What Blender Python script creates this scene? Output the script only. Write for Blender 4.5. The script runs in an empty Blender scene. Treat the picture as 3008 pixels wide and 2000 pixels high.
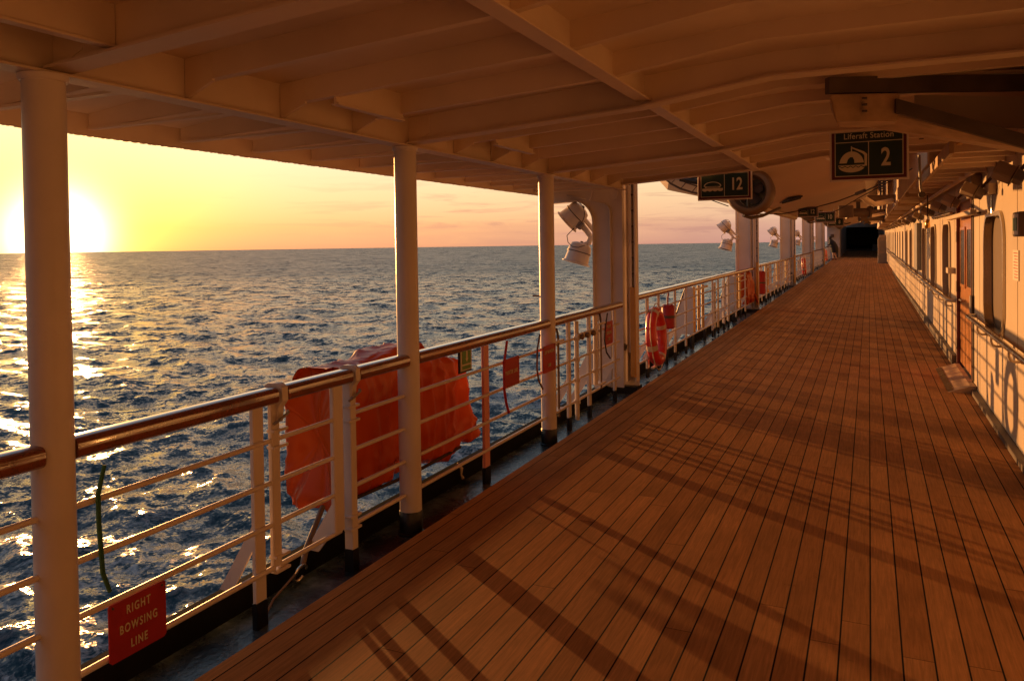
import bpy, bmesh, math, random
import numpy as np
from mathutils import Vector, Matrix, noise
random.seed(7); rng = np.random.default_rng(11)
sc = bpy.context.scene
COL = sc.collection
R = math.radians
SUN_AZ = R(-55.2)      # measured from +Y (ahead along the ship), negative = to the left
SUN_EL = R(1.8)
XR = -2.62             # line of pillars and rail
XW = 1.06              # face of the deckhouse wall
GZ = -0.10             # gutter level
SEA = -14.0
def zd(y): return 8e-5*y*y if y > 0 else 0.0

# ------------------------------------------------------------------ materials
MATS = {}
def newmat(name):
    m = bpy.data.materials.new(name); m.use_nodes = True
    nt = m.node_tree; b = nt.nodes['Principled BSDF']
    return m, nt, b
def N(nt, typ, **kw):
    n = nt.nodes.new(typ)
    for k, v in kw.items():
        if k.startswith('i_'): n.inputs[k[2:].replace('_', ' ')].default_value = v
        else: setattr(n, k, v)
    return n
def ramp(nt, stops, interp='LINEAR'):
    r = nt.nodes.new('ShaderNodeValToRGB'); r.color_ramp.interpolation = interp
    els = r.color_ramp.elements
    while len(els) < len(stops): els.new(0.5)
    for e, (p, c) in zip(els, stops):
        e.position = p; e.color = (*c, 1) if len(c) == 3 else c
    return r
def mat(name, col, rough=0.5, metal=0.0, var=0.12, scale=6.0, bump=0.0, bscale=40., spec=0.5, coat=0.0, rust=0.0):
    if name in MATS: return MATS[name]
    m, nt, b = newmat(name)
    tc = N(nt, 'ShaderNodeNewGeometry')
    n1 = N(nt, 'ShaderNodeTexNoise'); n1.inputs['Scale'].default_value = scale; n1.inputs['Detail'].default_value = 6
    nt.links.new(tc.outputs['Position'], n1.inputs['Vector'])
    lo = tuple(c*(1-var) for c in col); hi = tuple(min(1, c*(1+var)) for c in col)
    r = ramp(nt, [(0.3, lo), (0.7, hi)])
    nt.links.new(n1.outputs['Fac'], r.inputs['Fac'])
    out = r.outputs['Color']
    if rust > 0:
        n2 = N(nt, 'ShaderNodeTexNoise'); n2.inputs['Scale'].default_value = 9; n2.inputs['Detail'].default_value = 9
        n2.inputs['Roughness'].default_value = 0.7
        mp = N(nt, 'ShaderNodeMapping'); mp.inputs['Scale'].default_value = (2.0, 2.0, 0.35)
        nt.links.new(tc.outputs['Position'], mp.inputs['Vector']); nt.links.new(mp.outputs['Vector'], n2.inputs['Vector'])
        rr = ramp(nt, [(0.66, (0, 0, 0)), (0.78, (rust,)*3)])
        nt.links.new(n2.outputs['Fac'], rr.inputs['Fac'])
        mx = N(nt, 'ShaderNodeMix', data_type='RGBA')
        nt.links.new(rr.outputs['Color'], mx.inputs['Factor']); nt.links.new(out, mx.inputs['A'])
        mx.inputs['B'].default_value = (0.30, 0.16, 0.08, 1)
        out = mx.outputs['Result']
    nt.links.new(out, b.inputs['Base Color'])
    rm = N(nt, 'ShaderNodeMapRange'); rm.inputs['To Min'].default_value = max(0.02, rough*0.75); rm.inputs['To Max'].default_value = min(1, rough*1.3)
    nt.links.new(n1.outputs['Fac'], rm.inputs['Value']); nt.links.new(rm.outputs['Result'], b.inputs['Roughness'])
    b.inputs['Metallic'].default_value = metal
    b.inputs['Specular IOR Level'].default_value = spec
    b.inputs['Coat Weight'].default_value = coat; b.inputs['Coat Roughness'].default_value = 0.08
    if bump > 0:
        n3 = N(nt, 'ShaderNodeTexNoise'); n3.inputs['Scale'].default_value = bscale; n3.inputs['Detail'].default_value = 5
        nt.links.new(tc.outputs['Position'], n3.inputs['Vector'])
        bp = N(nt, 'ShaderNodeBump'); bp.inputs['Strength'].default_value = bump; bp.inputs['Distance'].default_value = 0.004
        nt.links.new(n3.outputs['Fac'], bp.inputs['Height']); nt.links.new(bp.outputs['Normal'], b.inputs['Normal'])
    MATS[name] = m
    return m
PAINT = mat('cream_paint', (0.66, 0.58, 0.52), 0.38, var=0.08, scale=3, bump=0.4, bscale=25, rust=0.5)
ROOFP = mat('deckhead_paint', (0.68, 0.54, 0.41), 0.5, var=0.10, scale=1.9, bump=0.35, bscale=12, rust=0.45)
WALLP = mat('wall_paint', (0.52, 0.43, 0.33), 0.42, var=0.05, scale=1.3, bump=0.2, bscale=8, rust=0.15)
BLACK = mat('black_paint', (0.012, 0.012, 0.013), 0.35, var=0.3, bump=0.5, bscale=60)
DARK = mat('dark_steel', (0.085, 0.06, 0.045), 0.5, var=0.3, bump=0.3)
GREYP = mat('grey_paint', (0.25, 0.22, 0.20), 0.5, var=0.1)
BROWN = mat('brown_box', (0.16, 0.10, 0.06), 0.5, var=0.2)
BOARD = mat('stained_board', (0.46, 0.31, 0.19), 0.6, var=0.25, scale=9, bump=0.4)
CHROME = mat('worn_metal', (0.55, 0.5, 0.42), 0.25, metal=1.0, var=0.1)
ROPE = mat('dark_rope', (0.05, 0.03, 0.025), 0.8, var=0.3)
HANDW = mat('varnished_rail', (0.15, 0.032, 0.010), 0.22, var=0.35, scale=14, coat=1.0)
HANDW.node_tree.nodes['Principled BSDF'].inputs['Coat IOR'].default_value = 2.0
DOORW = mat('varnished_door', (0.56, 0.24, 0.075), 0.3, var=0.25, scale=10, coat=0.5)
REDP = mat('red_plate', (0.36, 0.012, 0.018), 0.5, var=0.15)
REDR = mat('red_ring', (0.62, 0.025, 0.015), 0.3, var=0.08, coat=0.3)
TAPE = mat('pale_tape', (0.6, 0.48, 0.36), 0.5)
GREENP = mat('green_sign', (0.004, 0.028, 0.019), 0.45, var=0.1)
GREENB = mat('green_symbol', (0.10, 0.26, 0.06), 0.45)
LETTER = mat('pale_lettering', (0.62, 0.56, 0.40), 0.5, var=0.05)
SIGNRED = mat('sign_red_border', (0.10, 0.008, 0.008), 0.45)
GROPE = mat('green_cord', (0.02, 0.10, 0.04), 0.7, bump=1, bscale=150)
GLASS = mat('window_glass', (0.11, 0.068, 0.042), 0.5, var=0.05, spec=0.3)
DGLASS = mat('dark_glass', (0.006, 0.005, 0.005), 0.25)
YEL = mat('yellow_paint_and_bounce', (0.55, 0.28, 0.06), 0.4, var=0.1)  # yellow of slats and channel strip stands for warm light off the wall
PINK = mat('salmon_paint', (0.72, 0.30, 0.25), 0.4, var=0.06)
HULLP = mat('boat_hull_paint', (0.60, 0.48, 0.37), 0.42, var=0.07, scale=1.5, rust=0.2)
NOZ = mat('nozzle_paint', (0.15, 0.09, 0.045), 0.55, var=0.15)
SKIN = mat('skin', (0.45, 0.25, 0.17), 0.5)
CLOTH = mat('dark_clothes', (0.012, 0.011, 0.013), 0.85, var=0.3)
SHOE = mat('red_shoes', (0.12, 0.02, 0.015), 0.6)
HAIR = mat('dark_hair', (0.02, 0.012, 0.01), 0.7)
LAMPW = mat('lamp_housing', (0.70, 0.62, 0.56), 0.45, var=0.05, bump=0.2)

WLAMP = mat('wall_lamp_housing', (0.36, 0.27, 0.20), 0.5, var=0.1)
def make_fabric():
    m, nt, b = newmat('orange_cover')
    g = N(nt, 'ShaderNodeNewGeometry')
    n1 = N(nt, 'ShaderNodeTexNoise'); n1.inputs['Scale'].default_value = 3.0; n1.inputs['Detail'].default_value = 5
    nt.links.new(g.outputs['Position'], n1.inputs['Vector'])
    r = ramp(nt, [(0.3, (0.47, 0.062, 0.003)), (0.7, (0.62, 0.11, 0.004))])
    nt.links.new(n1.outputs['Fac'], r.inputs['Fac']); nt.links.new(r.outputs['Color'], b.inputs['Base Color'])
    b.inputs['Roughness'].default_value = 0.36; b.inputs['Specular IOR Level'].default_value = 0.35
    tr = N(nt, 'ShaderNodeBsdfTranslucent'); tr.inputs['Color'].default_value = (0.85, 0.13, 0.012, 1)
    mx = N(nt, 'ShaderNodeMixShader'); mx.inputs['Fac'].default_value = 0.12
    n2 = N(nt, 'ShaderNodeTexNoise'); n2.inputs['Scale'].default_value = 55
    nt.links.new(g.outputs['Position'], n2.inputs['Vector'])
    bp = N(nt, 'ShaderNodeBump'); bp.inputs['Strength'].default_value = 0.15; bp.inputs['Distance'].default_value = 0.004
    nt.links.new(n2.outputs['Fac'], bp.inputs['Height']); nt.links.new(bp.outputs['Normal'], b.inputs['Normal'])
    nt.links.new(b.outputs[0], mx.inputs[1]); nt.links.new(tr.outputs[0], mx.inputs[2])
    nt.links.new(mx.outputs[0], nt.nodes['Material Output'].inputs['Surface'])
    return m
FABRIC = make_fabric()

def math_n(nt, op, a=None, b=None, clamp=False):
    n = N(nt, 'ShaderNodeMath', operation=op); n.use_clamp = clamp
    for i, v in enumerate((a, b)):
        if v is None: continue
        if isinstance(v, (int, float)): n.inputs[i].default_value = v
        else: nt.links.new(v, n.inputs[i])
    return n.outputs[0]

def make_deck():
    m, nt, b = newmat('teak_planks')
    W = 0.118
    g = N(nt, 'ShaderNodeNewGeometry'); s = N(nt, 'ShaderNodeSeparateXYZ'); nt.links.new(g.outputs['Position'], s.inputs[0])
    u = math_n(nt, 'DIVIDE', math_n(nt, 'ADD', s.outputs['X'], 2.481), W)
    idx = math_n(nt, 'FLOOR', u); fr = math_n(nt, 'FRACT', u)
    wn = N(nt, 'ShaderNodeTexWhiteNoise', noise_dimensions='1D'); nt.links.new(idx, wn.inputs['W'])
    # butt joints: board length 3.4 m with a random offset per strake
    v = math_n(nt, 'ADD', math_n(nt, 'DIVIDE', s.outputs['Y'], 3.9), math_n(nt, 'MULTIPLY', wn.outputs['Value'], 17.0))
    jdx = math_n(nt, 'FLOOR', v); jf = math_n(nt, 'FRACT', v)
    cmb = N(nt, 'ShaderNodeCombineXYZ'); nt.links.new(idx, cmb.inputs[0]); nt.links.new(jdx, cmb.inputs[1])
    wn2 = N(nt, 'ShaderNodeTexWhiteNoise', noise_dimensions='3D'); nt.links.new(cmb.outputs[0], wn2.inputs['Vector'])
    # distance to seam
    ds = math_n(nt, 'MULTIPLY', math_n(nt, 'MINIMUM', fr, math_n(nt, 'SUBTRACT', 1.0, fr)), W)
    dj = math_n(nt, 'MULTIPLY', math_n(nt, 'MINIMUM', jf, math_n(nt, 'SUBTRACT', 1.0, jf)), 3.9)
    seam = N(nt, 'ShaderNodeMapRange'); seam.inputs['From Min'].default_value = 0.0026; seam.inputs['From Max'].default_value = 0.0046
    nt.links.new(ds, seam.inputs['Value'])
    joint = N(nt, 'ShaderNodeMapRange'); joint.inputs['From Min'].default_value = 0.0010; joint.inputs['From Max'].default_value = 0.0032
    nt.links.new(dj, joint.inputs['Value'])
    jm = math_n(nt, 'MAXIMUM', joint.outputs['Result'], 0.35)
    msk = math_n(nt, 'MULTIPLY', seam.outputs['Result'], jm)
    # grain, different in every board
    off = N(nt, 'ShaderNodeVectorMath', operation='MULTIPLY_ADD')
    nt.links.new(wn2.outputs['Color'], off.inputs[0]); off.inputs[1].default_value = (13, 13, 13); nt.links.new(g.outputs['Position'], off.inputs[2])
    mp = N(nt, 'ShaderNodeMapping'); mp.inputs['Scale'].default_value = (95, 4.5, 1); nt.links.new(off.outputs[0], mp.inputs['Vector'])
    gr = N(nt, 'ShaderNodeTexNoise'); gr.inputs['Scale'].default_value = 1.0; gr.inputs['Detail'].default_value = 7; gr.inputs['Roughness'].default_value = 0.62
    gr.inputs['Distortion'].default_value = 0.6
    nt.links.new(mp.outputs[0], gr.inputs['Vector'])
    big = N(nt, 'ShaderNodeTexNoise'); big.inputs['Scale'].default_value = 1.4; big.inputs['Detail'].default_value = 6
    nt.links.new(off.outputs[0], big.inputs['Vector'])
    base = ramp(nt, [(0.0, (0.51, 0.225, 0.078)), (0.5, (0.57, 0.26, 0.092)), (1.0, (0.63, 0.30, 0.112))])
    nt.links.new(wn2.outputs['Value'], base.inputs['Fac'])
    gm = N(nt, 'ShaderNodeMapRange'); gm.inputs['From Min'].default_value = 0.3; gm.inputs['From Max'].default_value = 0.72
    gm.inputs['To Min'].default_value = 0.72; gm.inputs['To Max'].default_value = 1.18; nt.links.new(gr.outputs['Fac'], gm.inputs['Value'])
    bm_ = N(nt, 'ShaderNodeMapRange'); bm_.inputs['From Min'].default_value = 0.3; bm_.inputs['From Max'].default_value = 0.7
    bm_.inputs['To Min'].default_value = 0.8; bm_.inputs['To Max'].default_value = 1.15; nt.links.new(big.outputs['Fac'], bm_.inputs['Value'])
    k = math_n(nt, 'MULTIPLY', gm.outputs['Result'], bm_.outputs['Result'])
    sc_ = N(nt, 'ShaderNodeVectorMath', operation='SCALE'); nt.links.new(base.outputs['Color'], sc_.inputs[0]); nt.links.new(k, sc_.inputs['Scale'])
    # dark stains / spots
    sp = N(nt, 'ShaderNodeTexNoise'); sp.inputs['Scale'].default_value = 7; sp.inputs['Detail'].default_value = 8; sp.inputs['Roughness'].default_value = 0.75
    nt.links.new(g.outputs['Position'], sp.inputs['Vector'])
    spr = ramp(nt, [(0.27, (0.5,)*3), (0.37, (0.95,)*3), (0.60, (1, 1, 1)), (0.72, (1.12, 1.12, 1.14))]); nt.links.new(sp.outputs['Fac'], spr.inputs['Fac'])
    mul = N(nt, 'ShaderNodeVectorMath', operation='MULTIPLY'); nt.links.new(sc_.outputs[0], mul.inputs[0]); nt.links.new(spr.outputs['Color'], mul.inputs[1])
    mx = N(nt, 'ShaderNodeMix', data_type='RGBA'); nt.links.new(msk, mx.inputs['Factor'])
    mx.inputs['A'].default_value = (0.006, 0.006, 0.007, 1); nt.links.new(mul.outputs[0], mx.inputs['B'])
    nt.links.new(mx.outputs['Result'], b.inputs['Base Color'])
    rg = N(nt, 'ShaderNodeMapRange'); rg.inputs['To Min'].default_value = 0.55; rg.inputs['To Max'].default_value = 0.8
    nt.links.new(gr.outputs['Fac'], rg.inputs['Value']); nt.links.new(rg.outputs['Result'], b.inputs['Roughness'])
    b.inputs['Specular IOR Level'].default_value = 0.5
    h = math_n(nt, 'ADD', math_n(nt, 'MULTIPLY', gr.outputs['Fac'], 0.25), msk)
    bp = N(nt, 'ShaderNodeBump'); bp.inputs['Strength'].default_value = 0.35; bp.inputs['Distance'].default_value = 0.002
    nt.links.new(h, bp.inputs['Height'])
    # weathered grain stands up in fine ridges along every board: half of the surface leans to port, half to starboard
    b2 = nt.nodes.new('ShaderNodeBsdfPrincipled')
    for nm in ('Base Color', 'Roughness'):
        nt.links.new(b.inputs[nm].links[0].from_socket, b2.inputs[nm])
    b2.inputs['Specular IOR Level'].default_value = 0.012; b.inputs['Specular IOR Level'].default_value = 0.012
    for bb, tx in ((b, -RIDGE), (b2, RIDGE)):
        a_ = N(nt, 'ShaderNodeVectorMath', operation='ADD'); nt.links.new(bp.outputs['Normal'], a_.inputs[0]); a_.inputs[1].default_value = (tx, 0, 0)
        n_ = N(nt, 'ShaderNodeVectorMath', operation='NORMALIZE'); nt.links.new(a_.outputs[0], n_.inputs[0]); nt.links.new(n_.outputs[0], bb.inputs['Normal'])
    ms = N(nt, 'ShaderNodeMixShader'); ms.inputs['Fac'].default_value = 0.5
    nt.links.new(b.outputs[0], ms.inputs[1]); nt.links.new(b2.outputs[0], ms.inputs[2]); nt.links.new(ms.outputs[0], nt.nodes['Material Output'].inputs['Surface'])
    return m
RIDGE = 1.3
TEAK = make_deck()

def make_gutter():
    m, nt, b = newmat('wet_gutter_reflection')
    g = N(nt, 'ShaderNodeNewGeometry')
    n1 = N(nt, 'ShaderNodeTexNoise'); n1.inputs['Scale'].default_value = 3.2; n1.inputs['Detail'].default_value = 9; n1.inputs['Roughness'].default_value = 0.65
    nt.links.new(g.outputs['Position'], n1.inputs['Vector'])
    r = ramp(nt, [(0.40, (0.015, 0.022, 0.027)), (0.55, (0.09, 0.14, 0.165)), (0.75, (0.30, 0.40, 0.44))])  # pale bluish patches put sky reflections into the wet gutter's colour
    nt.links.new(n1.outputs['Fac'], r.inputs['Fac']); nt.links.new(r.outputs['Color'], b.inputs['Base Color'])
    rr = ramp(nt, [(0.4, (0.32,)*3), (0.6, (0.14,)*3)]); nt.links.new(n1.outputs['Fac'], rr.inputs['Fac']); nt.links.new(rr.outputs['Color'], b.inputs['Roughness'])
    n2 = N(nt, 'ShaderNodeTexNoise'); n2.inputs['Scale'].default_value = 38; n2.inputs['Detail'].default_value = 7
    nt.links.new(g.outputs['Position'], n2.inputs['Vector'])
    bp = N(nt, 'ShaderNodeBump'); bp.inputs['Strength'].default_value = 0.7; bp.inputs['Distance'].default_value = 0.006
    nt.links.new(n2.outputs['Fac'], bp.inputs['Height']); nt.links.new(bp.outputs['Normal'], b.inputs['Normal'])
    return m
GUTTER = make_gutter()

def make_sea():
    m, nt, b = newmat('sea_water')
    g = N(nt, 'ShaderNodeNewGeometry')
    b.inputs['IOR'].default_value = 1.333; b.inputs['Specular IOR Level'].default_value = 0.27
    ln = N(nt, 'ShaderNodeVectorMath', operation='LENGTH'); nt.links.new(g.outputs['Position'], ln.inputs[0])
    rr = N(nt, 'ShaderNodeMapRange'); rr.inputs['From Min'].default_value = 25; rr.inputs['From Max'].default_value = 500
    rr.inputs['To Min'].default_value = 0.06; rr.inputs['To Max'].default_value = 0.30
    nt.links.new(ln.outputs['Value'], rr.inputs['Value'])
    # foam: streaky churned patches close to the hull, flecks on crests
    s = N(nt, 'ShaderNodeSeparateXYZ'); nt.links.new(g.outputs['Position'], s.inputs[0])
    fz = N(nt, 'ShaderNodeMapRange'); fz.inputs['From Min'].default_value = -62; fz.inputs['From Max'].default_value = -34
    nt.links.new(s.outputs['X'], fz.inputs['Value'])
    f1 = N(nt, 'ShaderNodeTexNoise'); f1.inputs['Scale'].default_value = 0.11; f1.inputs['Detail'].default_value = 3
    nt.links.new(g.outputs['Position'], f1.inputs['Vector'])
    f2 = N(nt, 'ShaderNodeTexNoise'); f2.inputs['Scale'].default_value = 1.6; f2.inputs['Detail'].default_value = 9; f2.inputs['Roughness'].default_value = 0.7; f2.inputs['Distortion'].default_value = 1.2
    nt.links.new(g.outputs['Position'], f2.inputs['Vector'])
    a1 = N(nt, 'ShaderNodeMapRange'); a1.inputs['From Min'].default_value = 0.44; a1.inputs['From Max'].default_value = 0.62; nt.links.new(f1.outputs['Fac'], a1.inputs['Value'])
    a2 = N(nt, 'ShaderNodeMapRange'); a2.inputs['From Min'].default_value = 0.44; a2.inputs['From Max'].default_value = 0.66; nt.links.new(f2.outputs['Fac'], a2.inputs['Value'])
    foam = math_n(nt, 'MULTIPLY', math_n(nt, 'MULTIPLY', a1.outputs['Result'], a2.outputs['Result']), fz.outputs['Result'])
    att = N(nt, 'ShaderNodeAttribute'); att.attribute_name = 'crest'
    cr = N(nt, 'ShaderNodeMapRange'); cr.inputs['From Min'].default_value = 0.75; cr.inputs['From Max'].default_value = 1.0; nt.links.new(att.outputs['Fac'], cr.inputs['Value'])
    a3 = N(nt, 'ShaderNodeMapRange'); a3.inputs['From Min'].default_value = 0.5; a3.inputs['From Max'].default_value = 0.62; nt.links.new(f2.outputs['Fac'], a3.inputs['Value'])
    foam = math_n(nt, 'MAXIMUM', foam, math_n(nt, 'MULTIPLY', math_n(nt, 'MULTIPLY', cr.outputs['Result'], a3.outputs['Result']), 0.5))
    foam = math_n(nt, 'MULTIPLY', foam, 0.8, clamp=True)
    mx = N(nt, 'ShaderNodeMix', data_type='RGBA'); nt.links.new(foam, mx.inputs['Factor'])
    mx.inputs['A'].default_value = (0.006, 0.028, 0.048, 1); mx.inputs['B'].default_value = (0.5, 0.52, 0.55, 1)
    nt.links.new(mx.outputs['Result'], b.inputs['Base Color'])
    rg = math_n(nt, 'ADD', rr.outputs['Result'], math_n(nt, 'MULTIPLY', foam, 0.6))
    nt.links.new(rg, b.inputs['Roughness'])
    # wind ripples as slopes: two noise fields tilt the normal, more of it far away where the mesh is coarse
    def field(scale, detail, dist):
        n = N(nt, 'ShaderNodeTexNoise'); n.inputs['Scale'].default_value = scale; n.inputs['Detail'].default_value = detail; n.inputs['Distortion'].default_value = dist
        nt.links.new(g.outputs['Position'], n.inputs['Vector'])
        v = N(nt, 'ShaderNodeVectorMath', operation='SUBTRACT'); nt.links.new(n.outputs['Color'], v.inputs[0]); v.inputs[1].default_value = (0.5, 0.5, 0.5); return v.outputs[0]
    def scl(v, k):
        n = N(nt, 'ShaderNodeVectorMath', operation='SCALE'); nt.links.new(v, n.inputs[0])
        if isinstance(k, float): n.inputs['Scale'].default_value = k
        else: nt.links.new(k, n.inputs['Scale'])
        return n.outputs[0]
    def add(a, c):
        n = N(nt, 'ShaderNodeVectorMath', operation='ADD'); nt.links.new(a, n.inputs[0]); nt.links.new(c, n.inputs[1]); return n.outputs[0]
    kf = N(nt, 'ShaderNodeMapRange'); kf.inputs['From Min'].default_value = 40; kf.inputs['From Max'].default_value = 350
    kf.inputs['To Min'].default_value = 0.85; kf.inputs['To Max'].default_value = 2.4; nt.links.new(ln.outputs['Value'], kf.inputs['Value'])
    def rng_(a, b_, c, d_):
        n = N(nt, 'ShaderNodeMapRange'); n.inputs['From Min'].default_value = a; n.inputs['From Max'].default_value = b_
        n.inputs['To Min'].default_value = c; n.inputs['To Max'].default_value = d_; nt.links.new(ln.outputs['Value'], n.inputs['Value']); return n.outputs['Result']
    tl = add(scl(field(5.0, 4, 0.4), 0.85), scl(field(1.1, 5, 0.3), kf.outputs['Result']))
    tl = add(tl, scl(field(0.24, 5, 0.2), rng_(30, 260, 0.3, 2.2)))
    tl = add(tl, scl(field(0.05, 5, 0.2), rng_(200, 1500, 0.0, 2.4)))
    fl_ = N(nt, 'ShaderNodeVectorMath', operation='MULTIPLY'); nt.links.new(tl, fl_.inputs[0]); fl_.inputs[1].default_value = (1, 1, 0)
    nn = N(nt, 'ShaderNodeVectorMath', operation='NORMALIZE'); nt.links.new(add(g.outputs['Normal'], fl_.outputs[0]), nn.inputs[0])
    nt.links.new(nn.outputs[0], b.inputs['Normal'])
    return m
WATER = make_sea()

# ------------------------------------------------------------------ mesh builder
class MB:
    def __init__(s): s.bm = bmesh.new()
    def _add(s, verts, faces):
        vs = [s.bm.verts.new(v) for v in verts]
        for f in faces:
            try: s.bm.faces.new([vs[i] for i in f])
            except ValueError: pass
        return vs
    def box(s, x0, x1, y0, y1, z0, z1, bev=0.0, M=None, seg=1):
        t = bmesh.new()
        bmesh.ops.create_cube(t, size=1)
        for v in t.verts:
            v.co = Vector(((x0+x1)/2+v.co.x*(x1-x0), (y0+y1)/2+v.co.y*(y1-y0), (z0+z1)/2+v.co.z*(z1-z0)))
        if bev > 0: bmesh.ops.bevel(t, geom=t.edges[:], offset=bev, segments=seg, affect='EDGES', profile=0.5)
        s.merge(t, M); return s
    def merge(s, t, M=None):
        me = bpy.data.meshes.new('tmp'); t.to_mesh(me); t.free()
        if M is not None: me.transform(M)
        s.bm.from_mesh(me); bpy.data.meshes.remove(me)
    def tube(s, pts, r, n=10, caps=True, closed=False, flat=1.0):
        pts = [Vector(p) for p in pts]; rs = r if isinstance(r, (list, tuple)) else [r]*len(pts)
        rings = []; up = None
        for i, p in enumerate(pts):
            if closed: d = pts[(i+1) % len(pts)]-pts[i-1]
            elif i == 0: d = pts[1]-pts[0]
            elif i == len(pts)-1: d = pts[-1]-pts[-2]
            else: d = (pts[i+1]-p).normalized()+(p-pts[i-1]).normalized()
            d.normalize()
            if up is None:
                up = Vector((0, 0, 1)) if abs(d.z) < 0.9 else Vector((1, 0, 0))
            a = (up-d*up.dot(d)).normalized(); up = a; b = d.cross(a)
            rings.append([s.bm.verts.new(p+(a*math.cos(2*math.pi*k/n)*flat+b*math.sin(2*math.pi*k/n))*rs[i]) for k in range(n)])
        m = len(rings)
        for i in range(m if closed else m-1):
            A, B = rings[i], rings[(i+1) % m]
            for k in range(n):
                s.bm.faces.new((A[k], A[(k+1) % n], B[(k+1) % n], B[k]))
        if caps and not closed:
            s.bm.faces.new(rings[0][::-1]); s.bm.faces.new(rings[-1])
        return s
    def cyl(s, p0, p1, r, n=20, r1=None):
        return s.tube([p0, p1], [r, r if r1 is None else r1], n)
    def rev(s, prof, org, axis, n=24, closed=False):
        """revolve (radius, height) pairs about axis through org"""
        ax = Vector(axis).normalized(); t = Vector((0, 0, 1)) if abs(ax.z) < 0.9 else Vector((1, 0, 0))
        a = (t-ax*t.dot(ax)).normalized(); b = ax.cross(a); o = Vector(org)
        rings = []
        for (r, h) in prof:
            if r < 1e-6: rings.append([s.bm.verts.new(o+ax*h)])
            else: rings.append([s.bm.verts.new(o+ax*h+(a*math.cos(2*math.pi*k/n)+b*math.sin(2*math.pi*k/n))*r) for k in range(n)])
        L = len(rings)
        for i in range(L if closed else L-1):
            A, B = rings[i], rings[(i+1) % L]
            for k in range(n):
                k2 = (k+1) % n
                if len(A) == 1 and len(B) > 1: s.bm.faces.new((A[0], B[k], B[k2]))
                elif len(B) == 1 and len(A) > 1: s.bm.faces.new((A[k], A[k2], B[0]))
                elif len(A) > 1: s.bm.faces.new((A[k], A[k2], B[k2], B[k]))
        return s
    def prism(s, pts, axis, a0, a1):
        """polygon pts in the two other axes, extruded along axis index from a0 to a1"""
        def P(p, a):
            l = list(p); l.insert(axis, a); return l
        n = len(pts)
        v = s._add([P(p, a0) for p in pts]+[P(p, a1) for p in pts],
                   [list(range(n))[::-1], list(range(n, 2*n))]+[[i, (i+1) % n, n+(i+1) % n, n+i] for i in range(n)])
        return s
    def grid(s, P, wrap=False):
        """P: rows of 3d points"""
        rows = [[s.bm.verts.new(p) for p in r] for r in P]
        for i in range(len(rows)-1):
            n = len(rows[i])
            for k in range(n if wrap else n-1):
                s.bm.faces.new((rows[i][k], rows[i][(k+1) % n], rows[i+1][(k+1) % n], rows[i+1][k]))
        return rows
    def build(s, name, m, parent=None, smooth=None, loc=None):
        bmesh.ops.recalc_face_normals(s.bm, faces=s.bm.faces[:])
        me = bpy.data.meshes.new(name); s.bm.to_mesh(me); s.bm.free()
        o = bpy.data.objects.new(name, me); COL.objects.link(o)
        me.materials.append(m)
        if smooth is not None:
            me.polygons.foreach_set('use_smooth', [True]*len(me.polygons))
            me.set_sharp_from_angle(angle=R(smooth))
        if parent is not None:
            o.parent = parent
            o.location = -parent.location if parent.rotation_euler.z == 0 and parent.parent is None else (0, 0, 0)
            if parent.parent is not None: o.location = (0, 0, 0)
        return o
def empty(name, loc=(0, 0, 0)):
    o = bpy.data.objects.new(name, None); COL.objects.link(o); o.location = loc
    o.empty_display_size = 0.2
    return o
def tag(o, label=None, cat=None, group=None, kind=None):
    if label: o['label'] = label
    if cat: o['category'] = cat
    if group: o['group'] = group
    if kind: o['kind'] = kind
    return o
def thing(name, label, cat, loc=(0, 0, 0), group=None):
    return tag(empty(name, loc), label, cat, group)
def copy_tree(o, parent=None):
    c = o.copy(); COL.objects.link(c); c.parent = parent
    for ch in o.children: copy_tree(ch, c)
    return c
def text_mesh(txt, size, m, name='lettering', parent=None, M=None, spacing=1.0, lines=None, bold=0.0, sx=1.0):
    cu = bpy.data.curves.new('t', 'FONT'); cu.body = txt; cu.size = size; cu.align_x = 'CENTER'; cu.align_y = 'CENTER'
    cu.space_character = spacing; cu.extrude = 0.001; cu.offset = bold
    if lines: cu.space_line = lines
    t = bpy.data.objects.new('t', cu); COL.objects.link(t)
    dg = bpy.context.evaluated_depsgraph_get()
    me = bpy.data.meshes.new_from_object(t.evaluated_get(dg))
    bpy.data.objects.remove(t); bpy.data.curves.remove(cu)
    me.transform(Matrix.Diagonal((sx, 1, 1, 1)))
    if M is not None: me.transform(M)
    me.materials.clear(); me.materials.append(m); me.name = name
    o = bpy.data.objects.new(name, me); COL.objects.link(o)
    if parent is not None:
        o.parent = parent
        if parent.parent is None: o.location = -parent.location
    return o

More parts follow.
